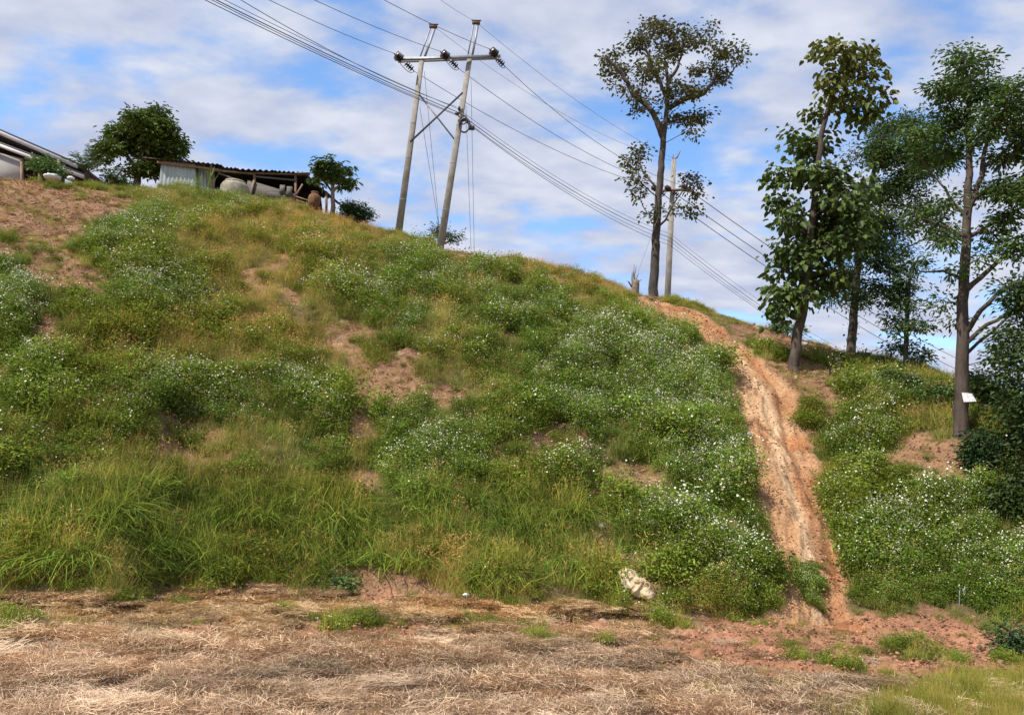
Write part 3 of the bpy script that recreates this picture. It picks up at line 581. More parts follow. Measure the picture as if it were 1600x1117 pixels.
# ------------------------------------------------------------------ trees
DIST = {}
def resample(pts, rad, step):
    pts = np.asarray(pts, float); d = np.r_[0, np.cumsum(np.linalg.norm(np.diff(pts, axis=0), axis=1))]; n = max(2, int(d[-1]/step)+1); t = np.linspace(0, d[-1], n)
    return np.stack([np.interp(t, d, pts[:, k]) for k in range(3)], 1), np.interp(t, d, rad)
def tree(name, label, cat, base_px, dist, trunk, limbs, clusters, leaf, material_leaf, bark, group=None, natt=260, nleaf=22, spread=.35, depth=1.0, seed=1, col0=(1, 1, 1), col1=None, rbase=.2, rtop=.08, aspect=.45, shape=6, droop=.25, zoff=0, tipr=.012, topcol=None, palm=False, up=.5, ivy=False, sub=5, csc=1.1, onground=True, dense=1.0, srough=.42):
    rs = np.random.default_rng(seed); hit = G0(*base_px)
    if onground and abs(project(*hit)[1]-base_px[1]) < 1.5 and np.hypot(hit[0], hit[1]) < 33.5:
        nd = float(np.hypot(hit[0], hit[1])); f_ = nd/dist; dist = nd; leaf *= f_; rbase *= f_; rtop *= f_; spread *= f_
    DIST[name] = dist; k = dist/F; clusters = [(c[0], c[1], c[2]*csc, c[3]*csc, *c[4:]) for c in clusters]
    ax = np.arctan2(*ray(base_px[0], base_px[1])[:2]); dd = np.array([sin(ax), cos(ax), 0])
    pts = [P(px_, py_, dist) for px_, py_ in trunk]; base = pts[0].copy(); gz = ground(base)
    if onground: pts = [np.array([base[0], base[1], min(gz, base[2])-.25])]+pts
    tp = np.array(pts); m = len(tp); tr_ = np.interp(np.arange(m), [0, 1, m-1], [rbase*1.35, rbase*1.05, rtop]); tp, tr_ = resample(tp, tr_, .3)
    wob = rs.normal(0, .012, tp.shape); wob[:, 2] = 0; tp = tp+wob
    pos = [*tp]; par = [-1]+list(range(len(tp)-1)); fix = list(tr_)
    for lb in limbs:
        w0 = lb[0]; off0 = lb[1]; L = [P(a, b, dist) for a, b in lb[2:]]; nl = len(L); L = [q+dd*off0*(i/(nl-1)) for i, q in enumerate(L)]
        i0 = int(np.argmin(np.linalg.norm(np.array(pos)-L[0], axis=1))); L[0] = pos[i0]; lp, lr = resample(L, np.linspace(w0, w0*.45, nl), .25); lp[1:] += rs.normal(0, .02, lp[1:].shape)
        pr_ = i0
        for q, rad in zip(lp[1:], lr[1:]): pos.append(q); par.append(pr_); fix.append(rad); pr_ = len(pos)-1
    # attractors
    xs = [c[0] for c in clusters]; cxm = (min(xs)+max(xs))/2; half = (max(xs)-min(xs))/2*k+.01
    rb_ = ray(base_px[0], min(xs and [c[1] for c in clusters])); sl_ = .7*rb_[2]/math.hypot(rb_[0], rb_[1]); att = []; area = np.array([c[2]*c[3] for c in clusters], float); area /= area.sum()
    for c, a in zip(clusters, area):
        q = min(1, abs(c[0]-cxm)*k/half); dmax = half*depth*math.sqrt(max(0.05, 1-q*q)); off = (rs.random()*2-1)*dmax*.8 if len(c) < 5 else c[4]
        cc = P(c[0], c[1], dist+off); na_ = max(4, int(natt*a)); ns = max(2, na_//sub)
        subc = rs.normal(0, srough, (ns, 3))*np.array([1, 1, 1]); subc = subc/np.maximum(1, np.linalg.norm(subc, axis=1)/1.0)[:, None]
        for j in range(na_):
            s0 = subc[rs.integers(ns)]+rs.normal(0, .17, 3); hor = s0[0]*c[2]*k; dep = s0[1]*c[2]*k*1.0
            att.append(cc+np.array([cos(-ax), sin(-ax), 0])*hor+dd*dep+np.array([0, 0, s0[2]*c[3]*k+dep*sl_]))
    att = np.array(att); tpn = np.array(pos)
    dmin = np.min(np.linalg.norm(att[:, None, :]-tpn[None], axis=2), axis=1); att = att[np.argsort(dmin)]
    pl = np.zeros(len(pos)+len(att)*12); Pn = np.zeros((len(pos)+len(att)*12, 3)); n0 = len(pos); Pn[:n0] = pos
    par = par+[0]*(len(Pn)-n0); fixr = np.zeros(len(Pn)); fixr[:n0] = fix; cnt = n0; tips = []
    lowlim = int(len(tp)*.12)
    for a in att:
        dv_ = a-Pn[:cnt]; d_ = np.linalg.norm(dv_, axis=1)+1e-6; cost = d_*(1+.9*np.maximum(0, .25-dv_[:, 2]/d_))+.22*pl[:cnt]; cost[:lowlim] += 5
        i = int(np.argmin(cost)); L = d_[i]; ns = min(11, max(1, int(L/.22))); p0 = Pn[i]; cur = i
        perp = rs.normal(0, .07*L, 3)+np.array([0, 0, -.06*L])
        for s in range(1, ns+1):
            t = s/ns; q = p0+(a-p0)*t+perp*4*t*(1-t)*.6; Pn[cnt] = q; par[cnt] = cur; pl[cnt] = pl[cur]+L/ns; cur = cnt; cnt += 1
        tips.append(cur)
    Pn = Pn[:cnt]; par = np.array(par[:cnt]); rad = np.zeros(cnt); acc = np.zeros(cnt); e_ = 2.35; istip = np.ones(cnt, bool); istip[par[par >= 0]] = False
    # nodes always reference earlier nodes
    for i in range(cnt-1, -1, -1):
        rr_ = max(acc[i], tipr**e_ if istip[i] else 0); rad[i] = max(rr_**(1/e_), fixr[i])
        if par[i] >= 0: acc[par[i]] += max(rr_, 0) if fixr[i] == 0 else rr_
    if True:
        for i in range(n0): rad[i] = max(fixr[i], min(rad[i], fixr[i]*1.15))
    child = np.arange(cnt); mk = par >= 0; A = Pn[par[mk]]; B = Pn[mk]; ra = np.minimum(rad[par[mk]], rad[mk]*1.5); rb = rad[mk]
    D = B-A; L = np.linalg.norm(D, axis=1); g_ = L > 1e-4; A, B, ra, rb, D, L = A[g_], B[g_], ra[g_], rb[g_], D[g_], L[g_]; D = D/L[:, None]
    uu_ = np.where(np.abs(D[:, 2:3]) > .9, np.array([[0, 1., 0]]), np.array([[0, 0, 1.]])); x_ = np.cross(uu_, D); x_ /= np.linalg.norm(x_, axis=1)[:, None]; y_ = np.cross(D, x_); ns = 7
    ring = lambda c, rr_: np.stack([c+x_*(rr_*cos(2*pi*q/ns))[:, None]+y_*(rr_*sin(2*pi*q/ns))[:, None] for q in range(ns)], 1)
    VV = np.concatenate([ring(A, ra), ring(B+D*(rb*.25)[:, None], rb)], 1).reshape(-1, 3); b = np.arange(len(A))[:, None]*2*ns
    FF = np.concatenate([np.stack([b[:, 0]+q, b[:, 0]+(q+1) % ns, b[:, 0]+ns+(q+1) % ns, b[:, 0]+ns+q], 1) for q in range(ns)])
    root = thing(name, (base[0], base[1], gz if onground else base[2]), label, cat, group); org = np.array(root.location)
    link('trunk', mesh_np('trunk', VV-org, FF, bark, smooth=True), root)
    tips = np.array(tips); tp_ = Pn[tips]; rp = np.repeat(np.arange(len(tips)), max(1, int(nleaf))); q = tp_[rp]; q = q+rs.normal(0, spread, q.shape)*np.array([1, 1, .7])
    keepm = rs.random(len(q)) < dense; q = q[keepm]; dirs = q-tp_[rp[keepm]]; dirs /= np.linalg.norm(dirs, axis=1)[:, None]+1e-6
    if palm:
        rp2 = np.repeat(np.arange(len(q)), 6); ang = np.tile(np.linspace(-1.3, 1.3, 6), len(q)); dz = dirs[rp2].copy(); dz[:, 2] *= .3; c_, s_q = np.cos(ang), np.sin(ang)
        dz = np.stack([dz[:, 0]*c_-dz[:, 1]*s_q, dz[:, 0]*s_q+dz[:, 1]*c_, dz[:, 2]], 1); q2 = q[rp2]; Vl, Fl, Cl = leafs(q2, leaf, rs, .22, .7, droop, dirs=dz, col0=col0, col1=col1, shape=shape)
    else:
        Vl, Fl, Cl = leafs(q, leaf, rs, aspect, up, droop, dirs=dirs, col0=col0, col1=col1, shape=shape)
    if topcol is not None:
        zt = sst(topcol[0], topcol[1], project(Vl[:, 0], Vl[:, 1], Vl[:, 2])[1]); blend = fbm(Vl[:, 0], Vl[:, 2], 1.2, 2, 5)*.6; w = np.clip(1-zt+blend*.5, 0, 1)[:, None]; Cl = Cl*(1-w)+Cl*np.array(topcol[2])*w
    cl2 = .88+.3*fbm(Vl[:, 0]+Vl[:, 1]*.5, Vl[:, 2], .9, 2, 8)[:, None]; Cl = Cl*cl2
    link('crown', mesh_np('crown', Vl-org, Fl, material_leaf, Cl), root)
    if ivy:
        iv_ = tp[(tp[:, 2] > tp[2, 2])][:int(len(tp)*.5)]; rp = np.repeat(np.arange(len(iv_)), 26); q = iv_[rp]+rs.normal(0, rbase*.9, (len(rp), 3)); Vi, Fi, Ci = leafs(q, .09, rs, .8, .3, .4, shape=4)
        link('ivy', mesh_np('ivy', Vi-org, Fi, material_leaf, Ci), root)
    return root
def leafmat(nm, c, transl=.22, rough=.5, spec=.22): return mat(nm, c, rough, tint=True, transl=transl, spec=spec)
ml_tall = leafmat('leaf_tall_tree', (.09, .10, .035)); ml_teak = leafmat('leaf_teak', (.085, .13, .035)); ml_dark = leafmat('leaf_dark', (.08, .125, .032)); ml_right = leafmat('leaf_right', (.095, .14, .036))
ml_edge = leafmat('leaf_edge', (.06, .09, .026)); ml_mango = leafmat('leaf_round', (.085, .125, .022)); ml_pap = leafmat('leaf_papaya', (.10, .16, .045)); ml_bush = leafmat('leaf_bush', (.05, .095, .035)); ml_shrub = leafmat('leaf_shrub', (.10, .17, .045))

tree('tall_tree', 'tall dark tree with open spreading crown on the ridge, right of the twin concrete poles', 'tree', (1020,455), 38, [(1020,455),(1024,400),(1027,340),(1033,260),(1037,212),(1042,170),(1044,130),(1040,100)],
  [(.16, -1.0, (1037,215),(1020,178),(990,155),(972,128),(950,108)), (.14, 1.0, (1042,172),(1070,152),(1100,140),(1115,118),(1125,100)), (.10, -.8, (1040,150),(1025,120),(1010,90),(1000,60)), (.10, .6, (1042,130),(1060,100),(1068,70)), (.06, .3, (1030,300),(1015,280),(1002,262),(998,235)), (.06, -.3, (1025,352),(1040,345),(1050,325),(1068,300))],
  [(938,98,20,12),(958,115,24,16),(998,60,26,26),(1015,38,26,14),(1048,42,30,16),(1082,58,30,20),(1112,76,26,14),(1145,90,20,18),(1130,120,18,20),(1098,108,22,14),(1050,80,34,22),(1018,98,32,22),(985,142,24,16),(1008,165,20,12),(1060,188,36,14),(1098,186,24,12),(1042,150,28,22),(1074,132,22,16),(962,85,14,9),(1084,204,16,7),
   (975,255,14,10),(1000,240,16,16),(1000,292,15,18),(985,272,18,12),(1076,278,20,12),(1086,305,12,14),(1065,325,20,12),(1033,335,10,10),(1010,342,9,8)],
  .17, ml_tall, m_bark, natt=640, nleaf=11, spread=.2, depth=.85, srough=.42, csc=1.15, seed=3, col0=(.8, .85, .9), col1=(1.7, 1.4, 1.0), rbase=.22, rtop=.07, aspect=.6)
tree('teak_tree', 'slender big-leaved tree leaning beside the dirt track, its top leaves turning brown', 'tree', (1240,575), 27, [(1240,573),(1247,520),(1256,480),(1262,430),(1268,360),(1275,290),(1285,205),(1300,150),(1318,90)], [],
  [(1238,480,26,16),(1220,455,20,20),(1215,480,12,12),(1252,425,32,22),(1290,440,28,18),(1230,395,28,18),(1300,400,42,26),(1262,355,42,26),(1225,300,26,18),(1213,268,16,11),(1250,272,32,22),(1272,232,36,22),(1312,290,38,32),(1340,330,28,28),(1330,372,28,24),(1240,332,22,14),(1252,470,22,12),(1290,330,30,22),(1300,370,30,20),(1240,210,18,10),
   (1288,80,22,12),(1325,68,18,12),(1302,110,26,16),(1340,98,26,20),(1365,138,18,16),(1310,150,26,20),(1288,178,20,12),(1345,168,24,16),(1362,115,14,12)],
  .235, ml_teak, m_bark2, natt=560, nleaf=9, spread=.22, depth=.75, seed=5, col0=(.75, .85, .8), col1=(1.35, 1.25, 1.0), rbase=.17, rtop=.05, aspect=.68, droop=.55, topcol=(130, 240, (1.45, 1.0, .8)))
tree('ridge_tree', 'dark feathery tree behind the big-leaved tree, its trunk wrapped in creeper', 'tree', (1330,553), 33, [(1330,550),(1335,480),(1342,400),(1352,330),(1365,270),(1378,215)], [(.09, .5, (1352,330),(1385,300),(1410,280),(1440,255))],
  [(1390,200,26,16),(1380,240,32,26),(1415,195,24,14),(1420,232,36,26),(1455,215,26,16),(1440,265,32,22),(1400,300,32,22),(1362,385,32,26),(1385,350,28,22),(1330,430,22,20),(1310,462,20,13),(1400,400,24,18),(1345,460,22,12),(1472,245,26,16),(1370,300,26,20),(1345,350,22,18),(1470,370,20,12),(1440,330,24,12)],
  .14, ml_dark, m_bark, natt=800, nleaf=30, spread=.24, depth=.6, csc=1.1, srough=.38, seed=7, col0=(.75, .9, .9), col1=(1.3, 1.3, 1.0), rbase=.17, rtop=.06, aspect=.35, ivy=True)
tree('young_tree', 'small dark conical tree on the ridge between the creeper tree and the tallest right tree', 'tree', (1415,592), 31, [(1415,588),(1416,540),(1418,480),(1422,430)], [],
  [(1422,440,24,16),(1432,410,22,13),(1398,470,28,12),(1442,480,28,12),(1415,510,34,12),(1385,500,18,9),(1450,510,16,8),(1410,545,28,12),(1435,560,22,12),(1382,420,28,20),(1370,452,24,16),(1405,440,20,14)],
  .14, ml_dark, m_bark, natt=240, nleaf=18, spread=.17, depth=.7, csc=1.0, seed=9, col0=(.6, .8, .8), col1=(1.1, 1.15, .95), rbase=.10, rtop=.04, aspect=.4)
tree('tall_leafy_tree', 'tall leafy tree at the right of the photo carrying a white sign on its trunk', 'tree', (1502,680), 23.5, [(1502,678),(1503,620),(1505,560),(1504,480),(1508,400),(1512,330),(1514,260),(1512,200),(1516,130)],
  [(.09, .3, (1511,345),(1528,290),(1538,240),(1545,190)), (.08, -.5, (1505,520),(1530,490),(1560,462),(1600,445)), (.08, .4, (1508,450),(1540,425),(1565,400),(1590,365)), (.06, .2, (1511,340),(1485,312),(1472,285)), (.05, -.3, (1509,372),(1470,355),(1430,345)), (.06, .5, (1511,370),(1560,340),(1600,315)), (.05, -.4, (1506,430),(1470,425),(1440,430)), (.05, .3, (1505,560),(1545,520),(1590,480)), (.07, -.3, (1504,545),(1530,515),(1565,500),(1610,460))],
  [(1485,82,15,8),(1520,100,36,16),(1500,140,32,20),(1542,140,32,24),(1460,150,22,16),(1490,182,42,20),(1550,190,36,24),(1592,160,26,26),(1460,205,24,12),(1605,220,34,34),(1562,245,30,16),(1500,232,30,12),(1420,212,20,12),(1448,242,26,16),(1562,292,26,16),(1592,300,28,20),(1520,308,20,9),(1450,352,26,11),(1472,372,22,9),(1572,345,26,16),(1592,385,22,22),(1488,425,12,12),(1552,372,18,12),(1430,330,18,10),(1470,318,18,10),(1640,180,36,50),(1640,300,36,50),(1530,400,14,10),(1600,440,24,14),(1480,470,10,8),(1492,500,9,9),(1560,560,12,10)],
  .125, ml_right, m_bark2, natt=700, nleaf=26, spread=.19, depth=.7, csc=1.0, srough=.36, seed=11, col0=(.6, .8, .85), col1=(1.3, 1.35, 1.05), rbase=.185, rtop=.05, aspect=.42)
tree('shady_tree', 'dense very dark tree cut by the right edge of the photo', 'tree', (1622,770), 21.5, [(1622,770),(1616,680),(1612,600),(1610,520)], [],
  [(1590,480,24,18),(1572,530,20,20),(1595,560,24,30),(1580,600,16,18),(1600,650,28,36),(1590,450,24,12),(1615,500,30,36),(1592,700,26,26),(1640,600,50,80),(1640,480,40,50),(1650,720,50,50),(1585,625,18,20),(1600,735,20,22)],
  .13, ml_edge, m_bark, natt=520, nleaf=26, spread=.2, depth=.8, csc=1.0, seed=13, col0=(.6, .8, .85), col1=(1.3, 1.3, 1.1), rbase=.16, rtop=.06, aspect=.45, shape=4)
tree('round_tree', 'dense round dark green tree beside the zinc shed on the hilltop', 'tree', (214,288), 41, [(214,286),(216,262),(222,238),(228,215)], [(.12, .3, (216,262),(200,245),(185,232)), (.1, -.3, (218,256),(240,240),(258,225))],
  [(175,236,22,12),(163,244,10,12),(200,206,22,16),(230,186,28,16),(255,200,22,16),(272,225,16,16),(240,225,36,22),(210,235,28,18),(228,262,28,14),(277,245,12,10),(185,214,14,10),(250,172,12,8),(205,182,14,10),(222,205,26,18),(250,245,20,14),(200,266,10,8),(262,264,14,10)],
  .2, ml_mango, m_bark, natt=420, nleaf=34, spread=.2, depth=.7, csc=.9, srough=.36, seed=15, col0=(.6, .75, .8), col1=(1.6, 1.45, .9), rbase=.17, rtop=.07, aspect=.42)
tree('papaya_tree', 'papaya tree with a flat umbrella of lobed leaves beside the open shelter', 'tree', (521,322), 34, [(521,322),(520,300),(519,284),(520,268)], [(.05, .2, (520,300),(508,285),(502,275)), (.05, -.2, (520,298),(533,286),(540,276))],
  [(520,260,26,7),(500,268,14,7),(542,268,12,8),(520,274,22,8),(550,285,8,7),(503,284,10,6),(535,283,12,6)],
  .24, ml_pap, m_deadwood, natt=70, nleaf=5, spread=.16, depth=.9, seed=17, col0=(.6, .75, .7), col1=(1.2, 1.1, .9), rbase=.09, rtop=.05, palm=True, droop=.3)
def shrub(px_, py_, dist, rx, ry, seed, label, ml, nm='shrub', leaf=.11, n=110, nl=22, group=None, col0=(.75, .85, .8), col1=(1.3, 1.25, 1), **kw):
    return tree(nm, label, 'shrub' if 'sap' not in nm else 'sapling', (px_, py_), dist, [(px_, py_), (px_, py_-ry*.5)], [], [(px_, py_-ry, rx*.8, ry*.7), (px_-rx*.4, py_-ry*.7, rx*.5, ry*.5), (px_+rx*.45, py_-ry*.6, rx*.5, ry*.5), (px_, py_-ry*.35, rx*.8, ry*.4)], leaf, ml, m_bark, group, natt=n, nleaf=nl, spread=.13, depth=1, seed=seed, rbase=.04, rtop=.02, col0=col0, col1=col1, shape=4, **kw)
shrub(556,345,34.2,24,18,21,'rounded dark green bush right of the papaya tree at the shelter end', ml_bush, n=170)
shrub(692,378,33.5,26,15,22,'open grey-green bush behind the foot of the nearer twin pole', ml_tall, nl=10, col0=(.9,1.2,1.1), col1=(1.4,1.7,1.4))
shrub(1408,628,28,26,30,23,'dark shrub with a thin stem on the slope between the ridge trees', ml_bush, n=160)
shrub(1455,640,27,34,22,24,'yellow-green bush on the ridge just left of the signed tree', ml_shrub, n=180, nl=24)
shrub(1350,575,31,30,14,25,'low green bush at the foot of the creeper-wrapped tree', ml_shrub, n=110)
shrub(1535,640,24,22,34,26,'leafy shrub with drooping leaves right behind the sign', ml_right, n=130)
shrub(1545,735,22.5,34,34,27,'broad green bush right of the signed trunk', ml_bush, n=200, nl=26)
shrub(1585,800,20,30,30,28,'dark bush at the right edge beneath the shady tree', ml_edge, n=170, nl=28)
shrub(1595,1030,13.2,22,24,29,'small dark green bush in the bottom right at the field edge', ml_bush, n=120, nl=26, leaf=.06)
shrub(1230,520,32.5,30,8,33,'low weedy bush on the ridge left of the big-leaved tree', ml_shrub, n=60)
shrub(72,268,35.2,30,12,34,'tall pale weeds in front of the house roof', ml_shrub, n=110, nl=14, leaf=.13)
shrub(180,288,35.5,22,8,35,'low bush left of the round tree', ml_bush, n=60)
shrub(1164,548,28.5,14,7,36,'small dark bush at the left edge of the track near its top', ml_bush, n=40, leaf=.08) if False else None
shrub(1098,548,29.6,16,9,36,'small leafy bush on the upper left edge of the dirt track', ml_shrub, n=50, leaf=.08)
shrub(535,925,15.8,26,18,37,'broad-leaved plant at the field edge left of the bare gap', ml_shrub, n=70, nl=9, leaf=.09)
shrub(570,775,20,20,8,38,'bluish broad-leaved weed on bare soil in the middle of the slope', ml_bush, n=24, nl=6, leaf=.17, col0=(1,1.4,1.6), col1=(1.4,1.8,1.9))

# young coconut palm
b = P(137, 274, 36); t = thing('young_palm', b, 'young palm with upright fan of fronds between house and round tree', 'palm')
rs = np.random.default_rng(77)
mb = MB(); mb.tube([b+[0, 0, -.6], b, b+[0, 0, .15]], [.1, .09, .06], 8); mb.build('trunk', m_bark2, t)
for i in range(11):
    a = -1.15+.23*i; az = rs.uniform(0, 6.28); L = rs.uniform(.95, 1.25); pts = []
    for k in range(9):
        q = k/8; out_ = sin(abs(a))*L*q*(1+.25*q); pts.append(b+np.array([np.sign(a)*cos(az*.25)*out_, sin(az)*out_*.7, .1+L*q*cos(a)-.25*q*q*L*abs(sin(a))]))
    pts = np.array(pts); mb = MB(); mb.tube(pts, np.linspace(.018, .005, 9), 5)
    V_, F_, C_ = leafs(np.repeat(pts[2:], 10, 0)+rs.normal(0, .02, (70, 3)), .22, rs, .1, .4, .05, dirs=np.tile(np.array([[.8, .2, .7], [-.8, -.2, .7]]), (35, 1)), shape=4)
    mb.add(V_, F_.tolist(), C_); mb.build('frond', ml_dark, t)

# ------------------------------------------------------------------ buildings on the hill top
def ex(v, d): return np.asarray(v)+np.array([0, d, 0])
def prism(mb, front, depth):
    n = len(front); f = np.array(front); bk = f+np.array([0, depth, 0]); mb.add(np.concatenate([f, bk]), [tuple(range(n)), tuple(range(2*n-1, n-1, -1))]+[(i, i+n, (i+1) % n+n, (i+1) % n) for i in range(n)])
D = 37.0
h0 = thing('house', P(-60, 285, D), 'pale house with two stepped white-edged roofs at the left edge of the hilltop', 'house')
def plane_pt(px_, py_, yd):   # point on vertical plane y = yd
    d = ray(px_, py_); k = yd/d[1]; return np.array([0, 0, CAMZ])+d*k
HY = 37.0
def slab(name, a, b, th_, depth, m, dy=0, part_of=h0):
    mb = MB(); A = plane_pt(*a, HY+dy); B = plane_pt(*b, HY+dy); up = np.array([0, 0, th_]); prism(mb, [A-up, B-up, B, A], depth); return mb.build(name, m, part_of)
slab('fascia', (-300, 74), (121, 257), .20, .06, m_white); slab('roof', (-300, 71), (123, 255), .08, 7, m_houseroof, .10)
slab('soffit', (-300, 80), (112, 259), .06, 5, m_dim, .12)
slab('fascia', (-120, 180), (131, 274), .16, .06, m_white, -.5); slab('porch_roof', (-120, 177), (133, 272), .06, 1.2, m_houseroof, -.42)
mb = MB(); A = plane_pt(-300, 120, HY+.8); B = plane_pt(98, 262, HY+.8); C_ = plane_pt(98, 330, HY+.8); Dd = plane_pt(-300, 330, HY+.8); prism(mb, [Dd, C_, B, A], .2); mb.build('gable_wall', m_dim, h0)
mb = MB(); A = plane_pt(-140, 205, HY-.2); B = plane_pt(35, 248, HY-.2); C_ = plane_pt(35, 300, HY-.2); Dd = plane_pt(-140, 300, HY-.2); prism(mb, [Dd, C_, B, A], .15); mb.build('wall', m_wall, h0)
for q in (34, 62, 92):
    mb = MB(); mb.beam(plane_pt(q, 250, HY-.3), plane_pt(q, 310, HY-.3), .10, .10, (0, 1, 0)); mb.build('post', m_post, h0)

def corr(mb, a, b, c, d, n, amp):
    """corrugated sheet a-b bottom, d-c top"""
    a, b, c, d = map(np.asarray, (a, b, c, d)); nrm = np.cross(b-a, d-a); nrm = nrm/np.linalg.norm(nrm); V_ = []
    for i in range(n*4+1):
        t = i/(n*4); o = nrm*amp*sin(i*pi/2); V_ += [a+(b-a)*t+o, d+(c-d)*t+o]
    for i in range(n*4+1):
        t = i/(n*4); o = nrm*(amp*sin(i*pi/2)-.006); V_ += [a+(b-a)*t+o, d+(c-d)*t+o]
    m = (n*4+1)*2; mb.add(V_, [(2*i, 2*i+2, 2*i+3, 2*i+1) for i in range(n*4)]+[(m+2*i, m+2*i+1, m+2*i+3, m+2*i+2) for i in range(n*4)])
# zinc shed
SY = 35.8
def pp(a, b, dy=0): return plane_pt(a, b, SY+dy)
s0 = thing('zinc_shed', pp(290, 292), 'small shed of pale corrugated zinc with rusty brown roof', 'shed')
mb = MB(); corr(mb, pp(248, 300), pp(305, 300), pp(307, 257), pp(253, 251), 9, .03); mb.build('front_wall', m_zinc, s0, smooth=False)
mb = MB(); corr(mb, pp(309, 300, .15), pp(331, 300, .5), pp(331, 262, .5), pp(310, 258, .15), 4, .025); mb.build('side_wall', m_zinc, s0)
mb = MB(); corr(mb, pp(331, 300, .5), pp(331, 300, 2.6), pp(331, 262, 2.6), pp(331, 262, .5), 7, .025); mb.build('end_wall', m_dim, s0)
mb = MB(); corr(mb, pp(248, 300, 2.6), pp(248, 300, 0), pp(253, 251, 0), pp(253, 251, 2.6), 7, .025); mb.build('end_wall', m_zinc, s0)
mb = MB(); mb.beam(pp(307, 300, .02), pp(308, 256, .02), .09, .09, (0, 1, 0)); mb.build('corner_post', m_dim, s0)
mb = MB(); mb.beam(pp(246, 254, -.12), pp(343, 266, -.12), .09, .1, (0, 1, 0)); mb.build('eave_beam', m_post, s0)
mb = MB(); a = pp(243, 247, -.35); b_ = pp(345, 257, -.35); corr(mb, a, b_, b_+[0, 3.4, .35], a+[0, 3.4, .35], 14, .03); mb.build('roof', m_roofrust, s0)
mb = MB(); mb.beam(pp(222, 246, .3), pp(260, 250, .3), .05, .04, (0, 1, 0)); mb.build('roof_pole', m_deadwood, s0)
# open shelter
s1 = thing('open_shelter', pp(420, 312), 'open timber shelter with a sagging dark sheet roof and plank rails', 'shelter')
for i, (a, b_, c, d, yy) in enumerate([(328, 260, 372, 263, .0), (368, 264, 432, 267, -.12), (428, 267, 478, 270, -.05)]):
    mb = MB(); A = pp(a, b_, -.2+yy); B = pp(c, d, -.2+yy); corr(mb, A, B, B+[.3, 3.6, .12], A+[.0, 3.6, .12], 7, .045); mb.build('roof_sheet', m_tar if i else m_roofrust, s1)
mb = MB(); A = pp(470, 270, -.1); B = pp(514, 303, -.1); corr(mb, A, B, B+[.3, 3.4, .3], A+[.3, 3.4, .3], 7, .03); mb.build('lean_to_sheet', m_tar, s1)
mb = MB(); mb.beam(pp(330, 266, -.05), pp(398, 272, -.05), .08, .1, (0, 1, 0)); mb.beam(pp(398, 271, -.05), pp(484, 273, -.05), .08, .1, (0, 1, 0)); mb.build('eave_beam', m_post, s1)
mb = MB(); mb.beam(pp(463, 271, -.4), pp(484, 271, -.4), .05, .12, (0, 1, 0)); mb.build('ridge_board', m_plank, s1)
for a, t_, b_, y_ in ((398, 268, 318, .0), (462, 274, 325, 0), (334, 264, 305, .2), (510, 300, 335, .1)):
    mb = MB(); mb.beam(pp(a, b_, y_), pp(a, t_, y_), .10, .10, (0, 1, 0)); mb.build('post', m_post, s1)
mb = MB(); mb.beam(pp(390, 312, -.15), pp(397, 282, -.15), .09, .06, (0, 1, 0)); mb.build('brace', m_post, s1)
mb = MB(); mb.beam(pp(462, 306, -.1), pp(473, 288, -.1), .07, .06, (0, 1, 0)); mb.build('brace', m_post, s1)
for (a, b_, c, d, w) in ((398, 276, 462, 282, .07), (342, 271, 372, 282, .06)):
    mb = MB(); mb.beam(pp(a, b_, -.08), pp(c, d, -.08), w, .03, (0, 1, 0)); mb.build('rail_board', m_plank, s1)
mb = MB(); prism(mb, [pp(386, 306, -.1), pp(461, 318, -.1), pp(461, 303, -.1), pp(386, 281, -.1)], .03); mb.build('rail_board', m_plank, s1)
for (a, b_, w, hgt) in ((441, 296, .24, .42), (452, 299, .26, .46)):
    mb = MB(); mb.box(pp(a, b_, -.14), (w, .02, hgt)); mb.build('zinc_offcut', m_plank, s1)
for (a, b_, c, d) in ((462, 307, 496, 318), (463, 313, 500, 324)):
    mb = MB(); mb.tube([pp(a, b_, -.1), pp(c, d, -.1)], [.03, .025], 6); mb.build('rail_pole', m_post, s1)
mb = MB(); A = pp(332, 330, 2.6); B = pp(505, 340, 2.6); C2 = pp(500, 296, 2.6); D2 = pp(474, 272, 2.6); E2 = pp(332, 264, 2.6); prism(mb, [A, B, C2, D2, E2], .05); mb.build('back_wall', m_dim, s1)  # back wall coloured near-black to stand in for the unlit interior
# jars
j = thing('water_jar', pp(366, 308, -.8), 'big pale mossy concrete jar in front of the open shelter', 'jar')
rj = 22*35/F; prof = [(0, -.6), (rj*.85, -.6), (rj, -.3), (rj*1.04, .05), (rj*1.0, .28), (rj*.86, .42), (rj*.70, .46), (rj*.68, .50), (rj*.6, .50), (rj*.58, .40), (0, .2)]
mb = MB(); c = pp(366, 302, -.8); mb.lathe(prof, c, 36, jit=.02); mb.build('body', m_jar, j, smooth=True)
mb = MB(); mb.lathe([(rj*.62, 0), (rj*.66, .05), (rj*.74, .05), (rj*.76, 0), (rj*.74, -.05), (rj*.66, -.05), (rj*.62, 0)], c+[0, 0, .49], 36); mb.build('rim', m_jar, j, smooth=True)
j = thing('clay_jar', pp(492, 318, -.5), 'brown rounded clay jar under the low end of the shelter', 'jar'); rj = 10.5*35/F; c = pp(491, 313, -.5)
mb = MB(); mb.lathe([(0, -.4), (rj*.7, -.38), (rj*.95, -.15), (rj, .05), (rj*.85, .2), (rj*.6, .28), (rj*.55, .30), (0, .28)], c, 28, jit=.02); mb.build('body', m_jar2, j, smooth=True)
mb = MB(); mb.lathe([(rj*.5, 0), (rj*.6, .03), (rj*.6, .07), (rj*.48, .06), (rj*.46, 0)], c+[0, 0, .31], 28); mb.build('rim', m_jar2, j, smooth=True)
rs = np.random.default_rng(88)
